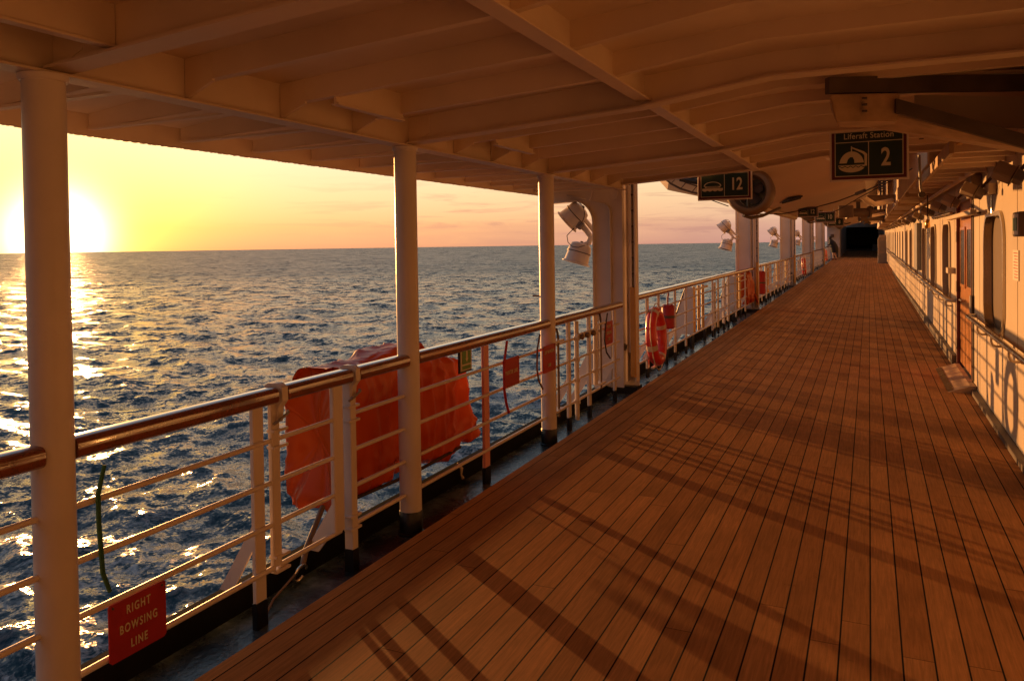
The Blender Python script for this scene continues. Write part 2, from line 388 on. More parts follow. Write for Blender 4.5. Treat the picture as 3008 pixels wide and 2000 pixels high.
# ------------------------------------------------------------------ sea
def make_waves():
    h0 = 14.0+1.7
    nr = 950; r = 7.0*np.exp(np.linspace(0, math.log(9500/7.0), nr))
    vis = np.radians(np.arange(-62, 6, 0.105))
    wide = np.concatenate([np.radians(np.linspace(-170, -62.5, 110)), vis, np.radians(np.linspace(6.5, 60, 60))])
    A, Rr = np.meshgrid(wide, r)
    X = np.sin(A)*Rr; Y = np.cos(A)*Rr
    dr = np.gradient(r)[:, None]*np.ones_like(A)
    Z = np.zeros_like(X); DX = np.zeros_like(X); DY = np.zeros_like(X)
    slope = np.zeros_like(X)
    wind = R(200)
    nw = 170
    lam = 0.45*np.exp(rng.uniform(0, 1, nw)**1.15*math.log(30/0.45))
    for i in range(nw):
        L = lam[i]
        spread = rng.normal(0, 0.55+0.35*(L < 4))
        th = wind+spread
        k = 2*math.pi/L
        s_ = 0.036 if L < 4 else 0.028 if L < 10 else 0.014
        a = s_/k*rng.uniform(0.6, 1.4)
        f = np.clip((L/dr-2.5)/3.0, 0, 1)
        ph = k*(X*math.sin(th)+Y*math.cos(th))+rng.uniform(0, 6.28)
        c = np.cos(ph); sn = np.sin(ph)
        Z += f*a*c
        DX -= f*a*sn*math.sin(th)*1.0; DY -= f*a*sn*math.cos(th)*1.0
        slope += f*a*k*c
    nv = X.size
    co = np.stack([X+DX, Y+DY, SEA+Z], -1).reshape(-1, 3).astype(np.float32)
    me = bpy.data.meshes.new('water'); me.vertices.add(nv); me.vertices.foreach_set('co', co.ravel())
    na = A.shape[1]
    i = np.arange((nr-1)*(na-1)); rr_, cc = i//(na-1), i % (na-1)
    v0 = rr_*na+cc
    q = np.stack([v0, v0+na, v0+na+1, v0+1], -1).astype(np.int32)
    me.loops.add(q.size); me.loops.foreach_set('vertex_index', q.ravel())
    me.polygons.add(len(q)); me.polygons.foreach_set('loop_start', np.arange(0, q.size, 4, dtype=np.int32))
    me.polygons.foreach_set('use_smooth', np.ones(len(q), bool))
    me.update(calc_edges=True)
    at = me.attributes.new('crest', 'FLOAT', 'POINT'); at.data.foreach_set('value', (slope.ravel()*1.9).astype(np.float32))
    me.materials.append(WATER)
    o = bpy.data.objects.new('water', me); COL.objects.link(o); tag(o, kind='structure')
    return o
make_waves()

# ------------------------------------------------------------------ deck, gutter, hull
def strip(name, m, x0, x1, z0, z1, y0=-30.0, y1=112.0, n=72, kindv='structure'):
    mb = MB(); ys = list(np.linspace(y0, y1, n))
    P = []
    for y in ys:
        d = zd(y); P.append([(x0, y, z0+d), (x1, y, z0+d), (x1, y, z1+d), (x0, y, z1+d)])
    rows = mb.grid(P, wrap=True); mb.bm.faces.new(rows[0]); mb.bm.faces.new(rows[-1][::-1])
    o = mb.build(name, m)
    return tag(o, kind=kindv)
strip('deck', TEAK, -2.43, 1.3, -0.14, 0.0)
strip('gutter', GUTTER, -2.83, -2.434, -0.14, GZ)
strip('kerb', mat('matt_black', (0.008, 0.008, 0.009), 0.9, var=0.3, spec=0.1), -2.90, -2.834, -0.14, 0.032)
tag(MB().box(-2.885, 1.29, -30, 111, SEA-1, -0.15).build('hull', PAINT), kind='structure')

# ------------------------------------------------------------------ deckhead (roof of the promenade)
roof = thing('deck_canopy', 'painted steel deckhead with crossing beams sheltering the near promenade', 'canopy', (0, 0, 2.5))
YE = 8.82
def ztop(x):    # underside of the plating
    xs = [-3.75, -2.62, -1.12, -0.45, 1.3]; zs = [2.385, 2.50, 2.605, 2.66, 2.66]
    return float(np.interp(x, xs, zs))
def zbeam(x):
    xs = [-2.62, -1.12, -0.45, 1.3]; zs = [2.392, 2.49, 2.585, 2.585]
    return float(np.interp(x, xs, zs))
mb = MB(); xs = [-3.62, -2.62, -1.87, -1.12, -0.78, -0.45, 0.4, 1.3]
P = [[(x, y, ztop(x)) for x in xs] for y in (-30, YE)]
Pt = [[(x, y, ztop(x)+0.05) for x in xs] for y in (-9, YE)]
ring = lambda y: [(x, y, ztop(x)) for x in xs]+[(x, y, ztop(x)+0.06) for x in xs[::-1]]
rows = mb.grid([ring(-30), ring(YE)], wrap=True); mb.bm.faces.new(rows[0]); mb.bm.faces.new(rows[1][::-1])
mb.build('plating', ROOFP, roof)
def cross_beam(y, deep=False, xa=XR+0.02, xb=1.3):
    mb = MB(); w = 0.012
    xs2 = [xa]+[x for x in (-1.87, -1.12, -0.78, -0.45, 0.4) if xa < x < xb]+[xb]
    drop = 0.06 if deep else 0.0
    fl = 0.055 if deep else 0.035
    # web
    r0 = [[(x, y-w/2, ztop(x)+0.01), (x, y+w/2, ztop(x)+0.01), (x, y+w/2, zbeam(x)-drop+0.008), (x, y-w/2, zbeam(x)-drop+0.008)] for x in xs2]
    rows = mb.grid(r0, wrap=True); mb.bm.faces.new(rows[0]); mb.bm.faces.new(rows[-1][::-1])
    r1 = [[(x, y-fl*(1.0 if deep else 0.2), zbeam(x)-drop), (x, y+fl, zbeam(x)-drop), (x, y+fl, zbeam(x)-drop+0.01), (x, y-fl*(1.0 if deep else 0.2), zbeam(x)-drop+0.01)] for x in xs2]
    rows = mb.grid(r1, wrap=True); mb.bm.faces.new(rows[0]); mb.bm.faces.new(rows[-1][::-1])
    if xa < XR+0.1: mb.prism([(XR+0.01, 2.33), (XR+0.16, zbeam(XR)+0.002), (XR+0.16, 2.5), (XR+0.01, 2.5)], 1, y-0.009, y+0.009)
    mb.build('beam', ROOFP, roof)
ys_b = [1.84+0.582*k for k in range(-14, 12)]
for k, y in enumerate(ys_b):
    if y < YE-0.15: cross_beam(y, deep=((k-14) % 4 == 0))
# end beam
mb = MB(); xs2 = [XR, -1.87, -1.12, -0.45, 0.4, 1.3]
rows = mb.grid([[(x, YE+0.003, ztop(x)+0.10), (x, YE+0.025, ztop(x)+0.10), (x, YE+0.025, zbeam(x)-0.004), (x, YE+0.003, zbeam(x)-0.004)] for x in xs2], wrap=True)
mb.bm.faces.new(rows[0]); mb.bm.faces.new(rows[-1][::-1])
rows = mb.grid([[(x, YE-0.07, zbeam(x)-0.016), (x, YE+0.06, zbeam(x)-0.016), (x, YE+0.06, zbeam(x)-0.005), (x, YE-0.07, zbeam(x)-0.005)] for x in xs2], wrap=True)
mb.bm.faces.new(rows[0]); mb.bm.faces.new(rows[-1][::-1])
mb.build('end_beam', ROOFP, roof)
# longitudinal girders
def girder(x, zb, fl, y0=-9, y1=YE-0.01, name='girder', fly=None):
    mb = MB(); mb.box(x-0.007, x+0.007, y0, y1, zb+0.011, ztop(x)+0.01)
    mb.box(x-fl, x+fl, y0, y1, zb, zb+0.0105, 0.002)
    mb.build(name, ROOFP, roof)
girder(XR, 2.315, 0.055)
girder(-1.11, 2.468, 0.042)
for y0_, y1_ in ((-4, 1.83), (3.02, 3.6), (4.76, 5.4)):
    girder(-2.3, 2.375, 0.022, y0_, y1_, 'stringer')
# lip of the overhang, hanging edge and outer brackets
mb = MB(); mb.box(-3.655, -3.625, -9, YE, 2.29, 2.46)
for k in range(420):
    y = -3+k*0.028+random.uniform(-.01, .01); w = random.uniform(0.006, 0.02)
    mb.box(-3.652, -3.628, y, y+w*1.3, 2.2885-random.uniform(0, .003), 2.295)
mb.build('lip', ROOFP, roof)
for y in ys_b:
    mb = MB(); mb.prism([(-3.62, ztop(-3.62)+.005), (XR-0.01, ztop(XR)+.005), (XR-0.01, 2.36), (-3.62, 2.325)], 1, y+0.30, y+0.312)
    mb.box(-3.62, XR-0.01, y+0.29, y+0.335, 2.318, 2.33)
    mb.build('overhang_beam', ROOFP, roof)
# bracket knees at the side girder

# ------------------------------------------------------------------ pillars
def pillar(y, label):
    t = thing('pillar', label, 'pillar', (XR, y, GZ), 'round pillars along the rail')
    MB().cyl((XR, y, 0.035), (XR, y, 2.314), 0.069, 40).build('shaft', PAINT, t, 40)
    MB().rev([(0.0, GZ), (0.080, GZ), (0.080, GZ+0.015), (0.0725, GZ+0.02), (0.0725, 0.045), (0.0695, 0.05), (0, 0.05)], (XR, y, 0), (0, 0, 1), 40).build('painted_foot', BLACK, t, 40)
    MB().rev([(0.0, 2.29), (0.074, 2.29), (0.080, 2.30), (0.080, 2.3135), (0, 2.3135)], (XR, y, 0), (0, 0, 1), 40).build('collar', PAINT, t, 40)
    return t
p1 = pillar(1.80, 'widest round white pillar at the left edge with the low sun behind it')
p2 = pillar(4.13, 'round white pillar standing beside the orange cover, second from the left')
p3 = pillar(6.45, 'slimmest round white pillar just right of the red plates on the rail')
pillar(-0.54, 'round white pillar behind the photographer')
# small coat hook like spur on two pillars, seaward side
for t, y in ((p1, 1.80), (p3, 6.45)):
    mb = MB(); mb.cyl((XR-0.06, y, 1.235 if y > 5 else 1.16), (XR-0.15, y+0.02, 1.235 if y > 5 else 1.16), 0.008, 10)
    mb.build('spur', BROWN, t, 40)

# ------------------------------------------------------------------ railings
BARZ = (0.775, 0.572, 0.368, 0.158)
def handrail_mb(y0, y1, dz0=0, dz1=0, x=XR, r=0.047, n=22):
    mb = MB(); ys = np.linspace(y0, y1, max(2, int((y1-y0)/1.2)+2))
    prof = []
    for k in range(n):
        a = 2*math.pi*k/n; cx, cz = math.cos(a), math.sin(a)
        px = r*1.1*(abs(cx)**0.72)*(1 if cx >= 0 else -1); pz = r*0.86*(abs(cz)**0.6)*(1 if cz >= 0 else -1)
        prof.append((px, pz))
    rows = mb.grid([[(x+p[0], y, 0.992+p[1]+dz0+(dz1-dz0)*i/(len(ys)-1)) for p in prof] for i, y in enumerate(ys)], wrap=True)
    mb.bm.faces.new(rows[0]); mb.bm.faces.new(rows[-1][::-1])
    return mb
def flat_post(mb, y, w=0.032, x=XR, z0=0.025, z1=0.965, dz=0, th=0.012, dx=-0.02):
    mb.box(x-th+dx, x+th+dx, y-w, y+w, z0+dz, z1+dz, 0.003)
def post(parent, y, w=0.035, x=XR, dz=0, m=PAINT, brace=True, name='post', foot_only=False):
    o = MB(); flat_post(o, y, w, x, dz=dz); 
    if brace:
        # outboard raking stay
        o.prism([(x-0.03, 0.42+dz), (x-0.032, 0.30+dz), (x-0.19, 0.04+dz), (x-0.27, 0.04+dz)], 1, y-0.006, y+0.006)
    p = o.build(name, m, parent)
    f = MB().box(x-0.034, x-0.006, y-w-0.002, y+w+0.002, GZ+dz, 0.0245+dz).build('painted_foot', BLACK, p)
    if parent is not None: f.location = (0, 0, 0)
    return p
def railing(y0, y1, posts, label, dz=0.0, group='railings between the pillars', zs=BARZ, bar_from=None, handrail=True):
    ym = (y0+y1)/2
    t = thing('railing', label, 'railing', (XR, ym, GZ), group)
    if handrail:
        hr = handrail_mb(y0, y1, dz, dz).build('handrail', HANDW, t, 40)
    for z in zs:
        MB().cyl((XR, y0, z+dz), (XR, y1, z+dz), 0.0125, 10).build('rail_bar', PAINT, t, 40)
    for p in posts:
        if isinstance(p, tuple): post(t, p[0], p[1], dz=dz, m=p[2] if len(p) > 2 else PAINT, brace=len(p) < 3)
        else: post(t, p, dz=dz)
    return t
railing(-0.47, 1.74, (0.6,), 'short piece of railing left of the widest pillar, its handrail ending at the pillar')
railing(1.86, 2.90, (2.82,), 'railing between the widest pillar and the gate, with the red plate hanging on its bars')
railing(3.56, 4.07, (), 'shortest piece of railing in front of the dark end of the orange cover', bar_from=None)
railing(4.19, 6.39, ((5.23, 0.042, PINK),), 'railing with salmon pink flat post carrying two red plates and a green sign')
railing(6.51, 8.62, (7.02, 7.62, 8.5), 'railing in front of the white davit frame, right of the slimmest pillar')
# gate: frame with two uprights
g = thing('rail_gate', 'hinged rail gate with wooden top between the two bracketed uprights', 'gate', (XR, 3.2, GZ))
handrail_mb(2.97, 3.49).build('handrail', HANDW, g, 40)
for z in BARZ: MB().cyl((XR, 2.93, z), (XR, 3.42, z), 0.0125, 10).build('rail_bar', PAINT, g, 40)
for y, w, z0 in ((2.915, 0.034, 0.16), (3.40, 0.050, 0.16)):
    mb = MB(); mb.box(XR-0.014, XR+0.014, y-w*0.85, y+w*0.85, z0, 0.955, 0.005); mb.build('upright', PAINT, g)
mb = MB(); mb.prism([(XR-0.02, 0.34), (XR-0.02, 0.18), (XR-0.14, 0.03), (XR-0.22, 0.03)], 1, 3.40, 3.415); mb.build('stay', PAINT, g)
mb = MB(); mb.box(XR-0.035, XR+0.02, 3.50, 3.55, 0.025, 0.95, 0.003); gp = mb.build('gate_post', PAINT, g)
f = MB().box(XR-0.037, XR+0.022, 3.498, 3.552, GZ, 0.024).build('painted_foot', BLACK, gp); f.location = (0, 0, 0)
for y in (2.935, 3.525):
    mb = MB()
    # saddle over the handrail with hook below
    mb.prism([(XR-0.056, 0.96), (XR-0.052, 1.035), (XR-0.03, 1.047), (XR+0.03, 1.047), (XR+0.056, 1.03), (XR+0.058, 0.965), (XR+0.03, 0.93), (XR+0.022, 0.86), (XR-0.022, 0.86), (XR-0.03, 0.93)], 1, y-0.02, y+0.02)
    mb.build('saddle', PAINT, g, 35)
    MB().tube([(XR+0.02, y-0.04, 0.855), (XR+0.045, y-0.03, 0.875), (XR+0.05, y, 0.89), (XR+0.045, y+0.035, 0.90), (XR+0.03, y+0.045, 0.905)], 0.007, 8).build('latch', GREYP, g, 40)
    for z in (0.82, 0.74, 0.21, 0.14):
        MB().box(XR-0.02, XR+0.03, y-0.05, y+0.05, z-0.006, z+0.008, 0.002).build('hinge', PAINT, g)

# ------------------------------------------------------------------ orange covered bundle outboard of the rail
def cover(x0, x1, y0, y1, ztop_, zbot, seedv, far_cut=0.35, wr=1.0):
    nu, nv = 150, 90
    mb = MB(); P = []
    cx = (x0+x1)/2; hx = (x1-x0)/2
    def f(a, p): 
        c = math.cos(a); return (abs(c)**p)*(1 if c >= 0 else -1)
    for j in range(nv+1):
        t = j/nv; yy = y0+(y1-y0)*t
        e = min(1.0, t/0.05) if t < 0.05 else min(1.0, (1-t)/0.05)
        e = math.sqrt(max(0, 1-(1-e)**2))
        row = []
        tp = ztop_-0.03*math.sin(t*9)-max(0, (t-(1-far_cut)))/far_cut*0.16
        zt = 0.5*(tp+zbot); hz = 0.5*(tp-zbot)
        for i in range(nu):
            a = 2*math.pi*i/nu
            px = f(a, 0.32)*hx*(0.8+0.2*e); pz = f(a-math.pi/2, 0.38)*hz*(0.85+0.15*e)
            if j in (0, nv): px *= 0.92; pz *= 0.94
            x = cx+px; z = zt+pz
            # far end slopes: lower part reaches further forward
            y = yy+(t**1.5)*(0.5-(z-zbot)/(ztop_-zbot))*0.34
            q = Vector((x*5.0, y*6.0+z*0.8, z*0.9+seedv))
            w = abs(noise.noise(q))**0.6*0.09+noise.noise(Vector((x*1.6, y*1.4, z*1.2+seedv)))*0.05
            w += abs(noise.noise(Vector((x*4+z*3, y*4.5-z*3.5, z*3-seedv))))**0.6*0.075+abs(noise.noise(Vector((x*9-z*6, y*11+z*5, z*5+seedv))))**0.7*0.028
            w += max(0, z-(zt+hz*0.45))*0.26*(0.5+(cx+hx-x)/(2*hx))
            w *= wr*0.68
            nx = (x-cx)/max(hx, .01); nz = (z-zt)/max(hz, .01); l = math.hypot(nx, nz)+1e-6
            x -= nx/l*w*0.8; z -= nz/l*w*0.5
            if t < .03 or t > .97: y += (w-0.03)*(1.2 if t < .5 else -1.2)
            # gathered hem at the bottom
            if nz < -0.7: z += 0.04*math.sin(y*9+seedv)+0.04*noise.noise(Vector((x*6, y*11, seedv)))+0.10*math.exp(-((y-4.35)/0.16)**2)
            row.append((x, y, z))
        P.append(row)
    rows = mb.grid(P, wrap=True)
    # end caps as wrinkled grids collapsing to centre
    for rr, sgn in ((rows[0], 1), (rows[-1], -1)):
        prev = rr; c = sum((v.co for v in rr), Vector())/len(rr)
        for s_ in (0.8, 0.6, 0.4, 0.2, 0.07):
            cur = []
            for v in rr:
                p = c+(v.co-c)*s_
                p.y += sgn*(abs(noise.noise(Vector((p.x*5, p.z*2.4, seedv*2))))*0.10+noise.noise(Vector((p.x*2, p.z*1.5, seedv+5)))*0.08-0.03)*(1-s_*0.7)*wr
                cur.append(mb.bm.verts.new(p))
            for k in range(len(cur)):
                mb.bm.faces.new((prev[k], prev[(k+1) % len(cur)], cur[(k+1) % len(cur)], cur[k]))
            prev = cur
        mb.bm.faces.new(prev)
    return mb
cv = thing('covered_liferaft', 'large orange fabric cover with folds hung outboard behind the gate and the second pillar', 'covered liferaft', (-3.05, 4.5, 0.1))
cvm = cover(-3.30, -2.79, 3.70, 5.40, 1.03, 0.10, 3.3).build('fabric_cover', FABRIC, cv, 180)
MB().tube([(-2.86, 3.80, 0.17), (-2.83, 4.5, 0.155), (-2.85, 5.2, 0.16)], 0.012, 8).build('hem_cord', ROPE, cv, 40)

# hook and strop under the cover, by the gate
hk = thing('strop_hook', 'steel hook on a short strop hanging below the orange cover end', 'hook', (-2.78, 3.3, -0.02))
MB().tube([(-2.90, 3.62, 0.19), (-2.80, 3.35, 0.06), (-2.77, 3.28, 0.0)], 0.016, 10).build('strop', BROWN, hk, 40)
MB().tube([(-2.77+0.045*math.sin(a)*0.4, 3.26+0.045*math.cos(a), -0.035+0.045*math.sin(a)) for a in np.linspace(0.3, 5.6, 16)], 0.0085, 8).build('hook', CHROME, hk, 40)
MB().tube([(-2.77, 3.24, -0.02), (-2.72, 3.0, -0.055), (-2.66, 2.86, -0.085)], 0.006, 8).build('lanyard', BROWN, hk, 40)
nt_ = tag(MB().tube([(-2.83, 5.12, 0.06), (-2.80, 5.13, 0.02), (-2.81, 5.14, -0.03), (-2.80, 5.15, -0.06)], [0.006, 0.013, 0.007, 0.012], 8).build('knotted_rope', TAPE, None, 60),
          'short knotted rope end dangling below the far end of the orange cover', 'rope')

# ------------------------------------------------------------------ plates on the rail
def plate(name, y0, y1, z0, z1, x, lines, label, cat='sign', cord=None, size=0.04, tilt=0.0, group=None):
    t = thing(name, label, cat, (x, (y0+y1)/2, z1), group)
    h = [(y0, z0), (y1, z0), (y1, z1), (y0, z1)]
    mb = MB(); b = 0.012
    pts = [(y0+b, z0), (y1-b, z0), (y1, z0+b), (y1, z1-b*.5), (y1-b*.5, z1), (y0+b*.5, z1), (y0, z1-b*.5), (y0, z0+b)]
    mb.prism(pts, 0, x, x+0.005); mb.build('plate', REDP, t)
    for (yy_, zz_) in ((y0+0.018, z1-0.014), (y1-0.018, z1-0.014)): MB().rev([(0, 0.0055), (0.005, 0.0055), (0.004, 0.009), (0, 0.0095)], (x, yy_, zz_), (1, 0, 0), 10).build('rivet', DARK, t)
    if lines:
        for li, txt in enumerate(lines):
            if not txt: continue
            zc = (z0+z1)/2+((len(lines)-1)/2-li)*size*1.45
            M = Matrix.Translation((x+0.0065, (y0+y1)/2, zc)) @ Matrix.Rotation(R(90), 4, 'Z') @ Matrix.Rotation(R(90), 4, 'X')
            text_mesh(txt, size, LETTER, parent=t, M=M, spacing=1.3, bold=0.0006, sx=0.66)
    if cord:
        MB().tube(cord, 0.007, 8).build('cord', ROPE if cat != 'x' else REDP, t, 40)
    return t
# letters read left to right along +y when seen from inboard (+x side)
plate('rail_plate', 1.985, 2.245, 0.14, 0.365, XR+0.018, ['RIGHT', 'BOWSING', 'LINE'], 'red plate lettered RIGHT BOWSING LINE hanging on the lowest bars beside the widest pillar', size=0.047)
t = plate('rail_plate', 5.46, 5.765, 0.575, 0.80, XR+0.018, ['PAINTER LINE'], 'red plate lettered PAINTER LINE between the salmon post and the next plate', size=0.044)
MB().tube([(XR+0.03, 5.52, 0.945), (XR+0.03, 5.475, 0.82), (XR+0.028, 5.462, 0.72), (XR+0.028, 5.462, 0.57), (XR+0.03, 5.49, 0.46), (XR+0.03, 5.535, 0.375)], 0.011, 8).build('cord', REDP, t, 40)
t = plate('rail_plate', 6.135, 6.425, 0.588, 0.822, XR+0.075, ['LEFT BOWSING', '', 'LINE'], 'red plate lettered LEFT BOWSING LINE overlapping the slimmest pillar', size=0.040)
MB().tube([(XR+0.03, 6.19, 0.92), (XR+0.03, 6.13, 0.80), (XR+0.03, 6.115, 0.64), (XR+0.03, 6.15, 0.53), (XR+0.03, 6.24, 0.44)], 0.009, 8).build('cord', BROWN, t, 40)
t = plate('rail_plate', 8.03, 8.31, 0.595, 0.845, XR+0.018, ['RIGHT', 'BOWSING', 'LINE'], 'small red plate with three words hung in front of the white davit frame', size=0.047)
MB().tube([(XR+0.03, 8.1, 0.94), (XR+0.03, 8.02, 0.80), (XR+0.03, 7.99, 0.66), (XR+0.03, 8.05, 0.52), (XR+0.03, 8.18, 0.44)], 0.009, 8).build('cord', ROPE, t, 40)
# green cord on the near rail
tag(MB().tube([(XR+0.02, 1.985, 0.90), (XR+0.022, 1.955, 0.80), (XR+0.024, 1.953, 0.70), (XR+0.022, 1.96, 0.60), (XR+0.024, 1.965, 0.50), (XR+0.02, 1.995, 0.42)], [0.0075, 0.009, 0.009, 0.009, 0.009, 0.008], 8).build('green_cord', GROPE, None, 60),
    'dark green cord tied upright to the rail bars above the red plate', 'cord')
# green ladder sign
t = thing('arrow_sign', 'small green sign with pale downward arrow hanging under the handrail', 'sign', (XR, 4.86, 0.94))
MB().box(XR+0.012, XR+0.018, 4.78, 4.945, 0.815, 0.985, 0.002).build('panel', LETTER, t)
MB().box(XR+0.0185, XR+0.0205, 4.80, 4.925, 0.862, 0.972).build('green_field', GREENB, t)
MB().box(XR+0.0185, XR+0.0205, 4.80, 4.925, 0.825, 0.85).build('green_field', GREENB, t)
MB().prism([(4.863, 0.875), (4.885, 0.90), (4.873, 0.90), (4.873, 0.955), (4.853, 0.955), (4.853, 0.90), (4.841, 0.90)], 0, XR+0.021, XR+0.0225).build('arrow', LETTER, t)
MB().box(XR+0.0, XR+0.011, 4.770, 4.955, 0.80, 0.985).build('backing', BLACK, t)

# ------------------------------------------------------------------ davit frames
def davit(y, label, dz=0.0, first=False):
    t = thing('boat_davit', label, 'davit', (-2.75, y, GZ), 'davit columns that carry the lifeboats')
    if first:
        # frame plate with rounded inner corner
        pts = [(-2.63, 0.0), (-2.965, 0.0), (-2.965, 1.93)]
        for a in np.linspace(0, 90, 10):
            pts.append((-2.965-0.26+0.26*math.cos(R(a)), 1.95+0.27*math.sin(R(a))))
        pts += [(-3.62, 2.20), (-3.62, 2.40), (-2.63, 2.45)]
        MB().prism(pts, 1, y-0.20, y-0.185).build('frame_plate', PAINT, t)
        # inner flange following the rounded corner
        mb = MB(); prof = [(-2.965, 0.0), (-2.965, 1.93)]
        for a in np.linspace(0, 90, 14): prof.append((-2.965-0.26+0.26*math.cos(R(a)), 1.95+0.27*math.sin(R(a))))
        prof.append((-3.62, 2.20))
        mb.grid([[(p[0], y-0.27, p[1]), (p[0], y-0.05, p[1])] for p in prof]); 
        o = mb.build('inner_flange', PAINT, t, 50)
        sm = o.modifiers.new('s', 'SOLIDIFY'); sm.thickness = 0.012; sm.offset = -1
        # outer stiffener with its own rounded corner
        mb = MB(); prof = [(-2.76, 0.0), (-2.76, 2.02)]
        for a in np.linspace(0, 90, 10): prof.append((-2.76-0.12+0.12*math.cos(R(a)), 2.06+0.12*math.sin(R(a))))
        prof.append((-3.3, 2.29))
        mb.grid([[(p[0], y-0.25, p[1]), (p[0], y-0.2, p[1])] for p in prof])
        o = mb.build('stiffener', PAINT, t, 50); sm = o.modifiers.new('s', 'SOLIDIFY'); sm.thickness = 0.01
        MB().prism([(-2.90, 0.0), (-2.965, 0.0), (-3.30, 0.0), (-2.965, 0.62)], 1, y-0.16, y-0.15).build('stay', PAINT, t)
        for k in (1, 2):
            xx = -3.25+0.28*k
            mb = MB(); mb.prism([(xx-0.05, 2.312), (xx+0.05, 2.312), (xx+0.03, 2.22), (xx, 2.20), (xx-0.03, 2.22)], 1, y-0.52+0.1*k, y-0.505+0.1*k); mb.build('pad_eye', PAINT, t)
    else:
        MB().box(-3.02, -2.66, y-0.06, y+0.10, 0.0, 4.6, 0.01).build('column', PAINT, t)
        MB().box(-3.05, -3.0, y-0.10, y+0.14, 0.0, 4.6, 0.004).build('column_flange', PAINT, t)
    # channel with slot and bolt holes
    mb = MB(); mb.box(-2.70, -2.50, y+0.0, y+0.02, -0.02, 4.6)
    mb.box(-2.70, -2.685, y-0.12, y-0.001, 0.06, 4.6); mb.box(-2.625, -2.60, y-0.13, y-0.001, 0.06, 4.6, 0.004)
    mb.box(-2.515, -2.50, y-0.12, y-0.001, 0.06, 4.6)
    mb.box(-2.599, -2.548, y-0.10, y-0.09, 0.4, 4.6)
    mb.build('guide_channel', PAINT, t)
    mb = MB()
    for k in range(10): mb.cyl((-2.53, y-0.124, 0.60+0.185*k), (-2.53, y-0.1205, 0.60+0.185*k), 0.014, 12)
    mb.build('bolt_heads', DARK, t)
    mb = MB(); mb.box(-2.56, -2.50, y-0.15, y-0.125, 0.12, 1.18, 0.004); mb.build('bounce_strip', YEL, t)  # yellow strip painted where bounced light catches the channel edge
    mb = MB(); mb.box(-2.90 if first else -3.05, -2.50, y-0.10, y+0.12, GZ, 0.0 if first else -0.001); mb.build('painted_foot', BLACK, t)
    mb = MB(); mb.box(-2.685, -2.60, y-0.1, y-0.02, 0.42, 0.50, 0.01); mb.prism([(-2.74, 0.5), (-2.60, 0.5), (-2.62, 0.44), (-2.72, 0.42)], 1, y-0.16, y-0.125); mb.build('sheave', DARK, t)
    return t
DAVY = (9.03, 20.2, 30.9, 41.5, 52.2)
davit(DAVY[0], 'nearest davit with white rounded frame and bolted guide channel', first=True)
dnames = ['second davit column, broad mauve side behind the red and orange gear', 'third davit column between two twin floodlights', 'fourth davit column past the second lifebuoy', 'farthest davit column beside the dark clothed person']
for k in range(1, 5): davit(DAVY[k], dnames[k-1], zd(DAVY[k]))

# ------------------------------------------------------------------ twin floodlights
def lamp_head(parent, c, ax, r=0.15, L=0.27):
    ax = Vector(ax).normalized(); c = Vector(c)
    prof = [(0.0, -L*0.5), (r*0.45, -L*0.5), (r*0.78, -L*0.42), (r*0.9, -L*0.25), (r*0.92, -0.02), (r*0.95, -0.018), (r*0.95, 0.0), (r*0.90, 0.004), (r*0.98, L*0.42), (r*1.12, L*0.46), (r*1.12, L*0.5), (r*1.0, L*0.5), (r*0.95, L*0.47), (0, L*0.47)]
    h = MB().rev(prof, c, ax, 28).build('lamp_head', LAMPW, parent, 30)
    g_ = MB().rev([(r*0.955, -0.016), (r*0.975, -0.016), (r*0.975, -0.006), (r*0.955, -0.006)], c, ax, 28, closed=True).build('clamp_band', DARK, h); g_.location = (0, 0, 0)
    g2 = MB().rev([(0, L*0.472), (r*0.93, L*0.472), (r*0.93, L*0.478), (0, L*0.482)], c, ax, 28).build('lens', DGLASS, h); g2.location = (0, 0, 0)
    g3 = MB().rev([(0, -L*0.5-0.02), (0.018, -L*0.5-0.02), (0.02, -L*0.49), (0, -L*0.49)], c, ax, 10).build('cable_gland', DARK, h); g3.location = (0, 0, 0)
    return h
t = thing('twin_floodlight', 'nearest pair of white floodlights on a bent arm beside the davit frame', 'floodlight', (-3.05, 9.0, 1.8), 'twin floodlights on the davits')
YL = 9.0
lamp_head(t, (-3.28, YL, 2.055), (-0.62, -0.12, -0.55), 0.15, 0.27)
lamp_head(t, (-3.235, YL, 1.585), (-0.25, -0.15, -0.95), 0.155, 0.26)
mb = MB(); mb.tube([(-3.21, YL+0.02, 1.94), (-3.14, YL+0.02, 1.86), (-3.085, YL+0.02, 1.78), (-3.11, YL+0.02, 1.71), (-3.22, YL+0.02, 1.65)], 0.026, 8, flat=1.4); mb.build('bent_arm', LAMPW, t, 40)
mb = MB(); mb.tube([(-3.17, YL+0.06, 1.99), (-3.06, YL+0.06, 1.86), (-2.96, YL+0.05, 1.80)], 0.03, 8); mb.tube([(-3.09, YL+0.05, 1.76), (-2.96, YL+0.05, 1.72)], 0.026, 8); mb.build('bracket', LAMPW, t, 40)
MB().box(-3.26, -3.16, YL-0.07, YL-0.01, 1.885, 1.98, 0.008, M=Matrix.Translation((-3.21, YL, 1.93)) @ Matrix.Rotation(R(35), 4, 'Y') @ Matrix.Translation((3.21, -YL, -1.93))).build('junction_box', GREYP, t)
cab = [(-3.215+0.13*math.cos(a)*0.9, YL-0.16, 2.06+0.15*math.sin(a)) for a in np.linspace(1.7, -1.3, 14)]
MB().tube(cab, 0.005, 6).build('cable', DARK, t, 40)
cab = [(-3.25, YL-0.1, 1.89), (-3.30, YL-0.12, 1.84), (-3.34, YL-0.12, 1.80), (-3.32, YL-0.14, 1.72), (-3.25, YL-0.18, 1.665), (-3.17, YL-0.19, 1.655), (-3.09, YL-0.18, 1.68)]
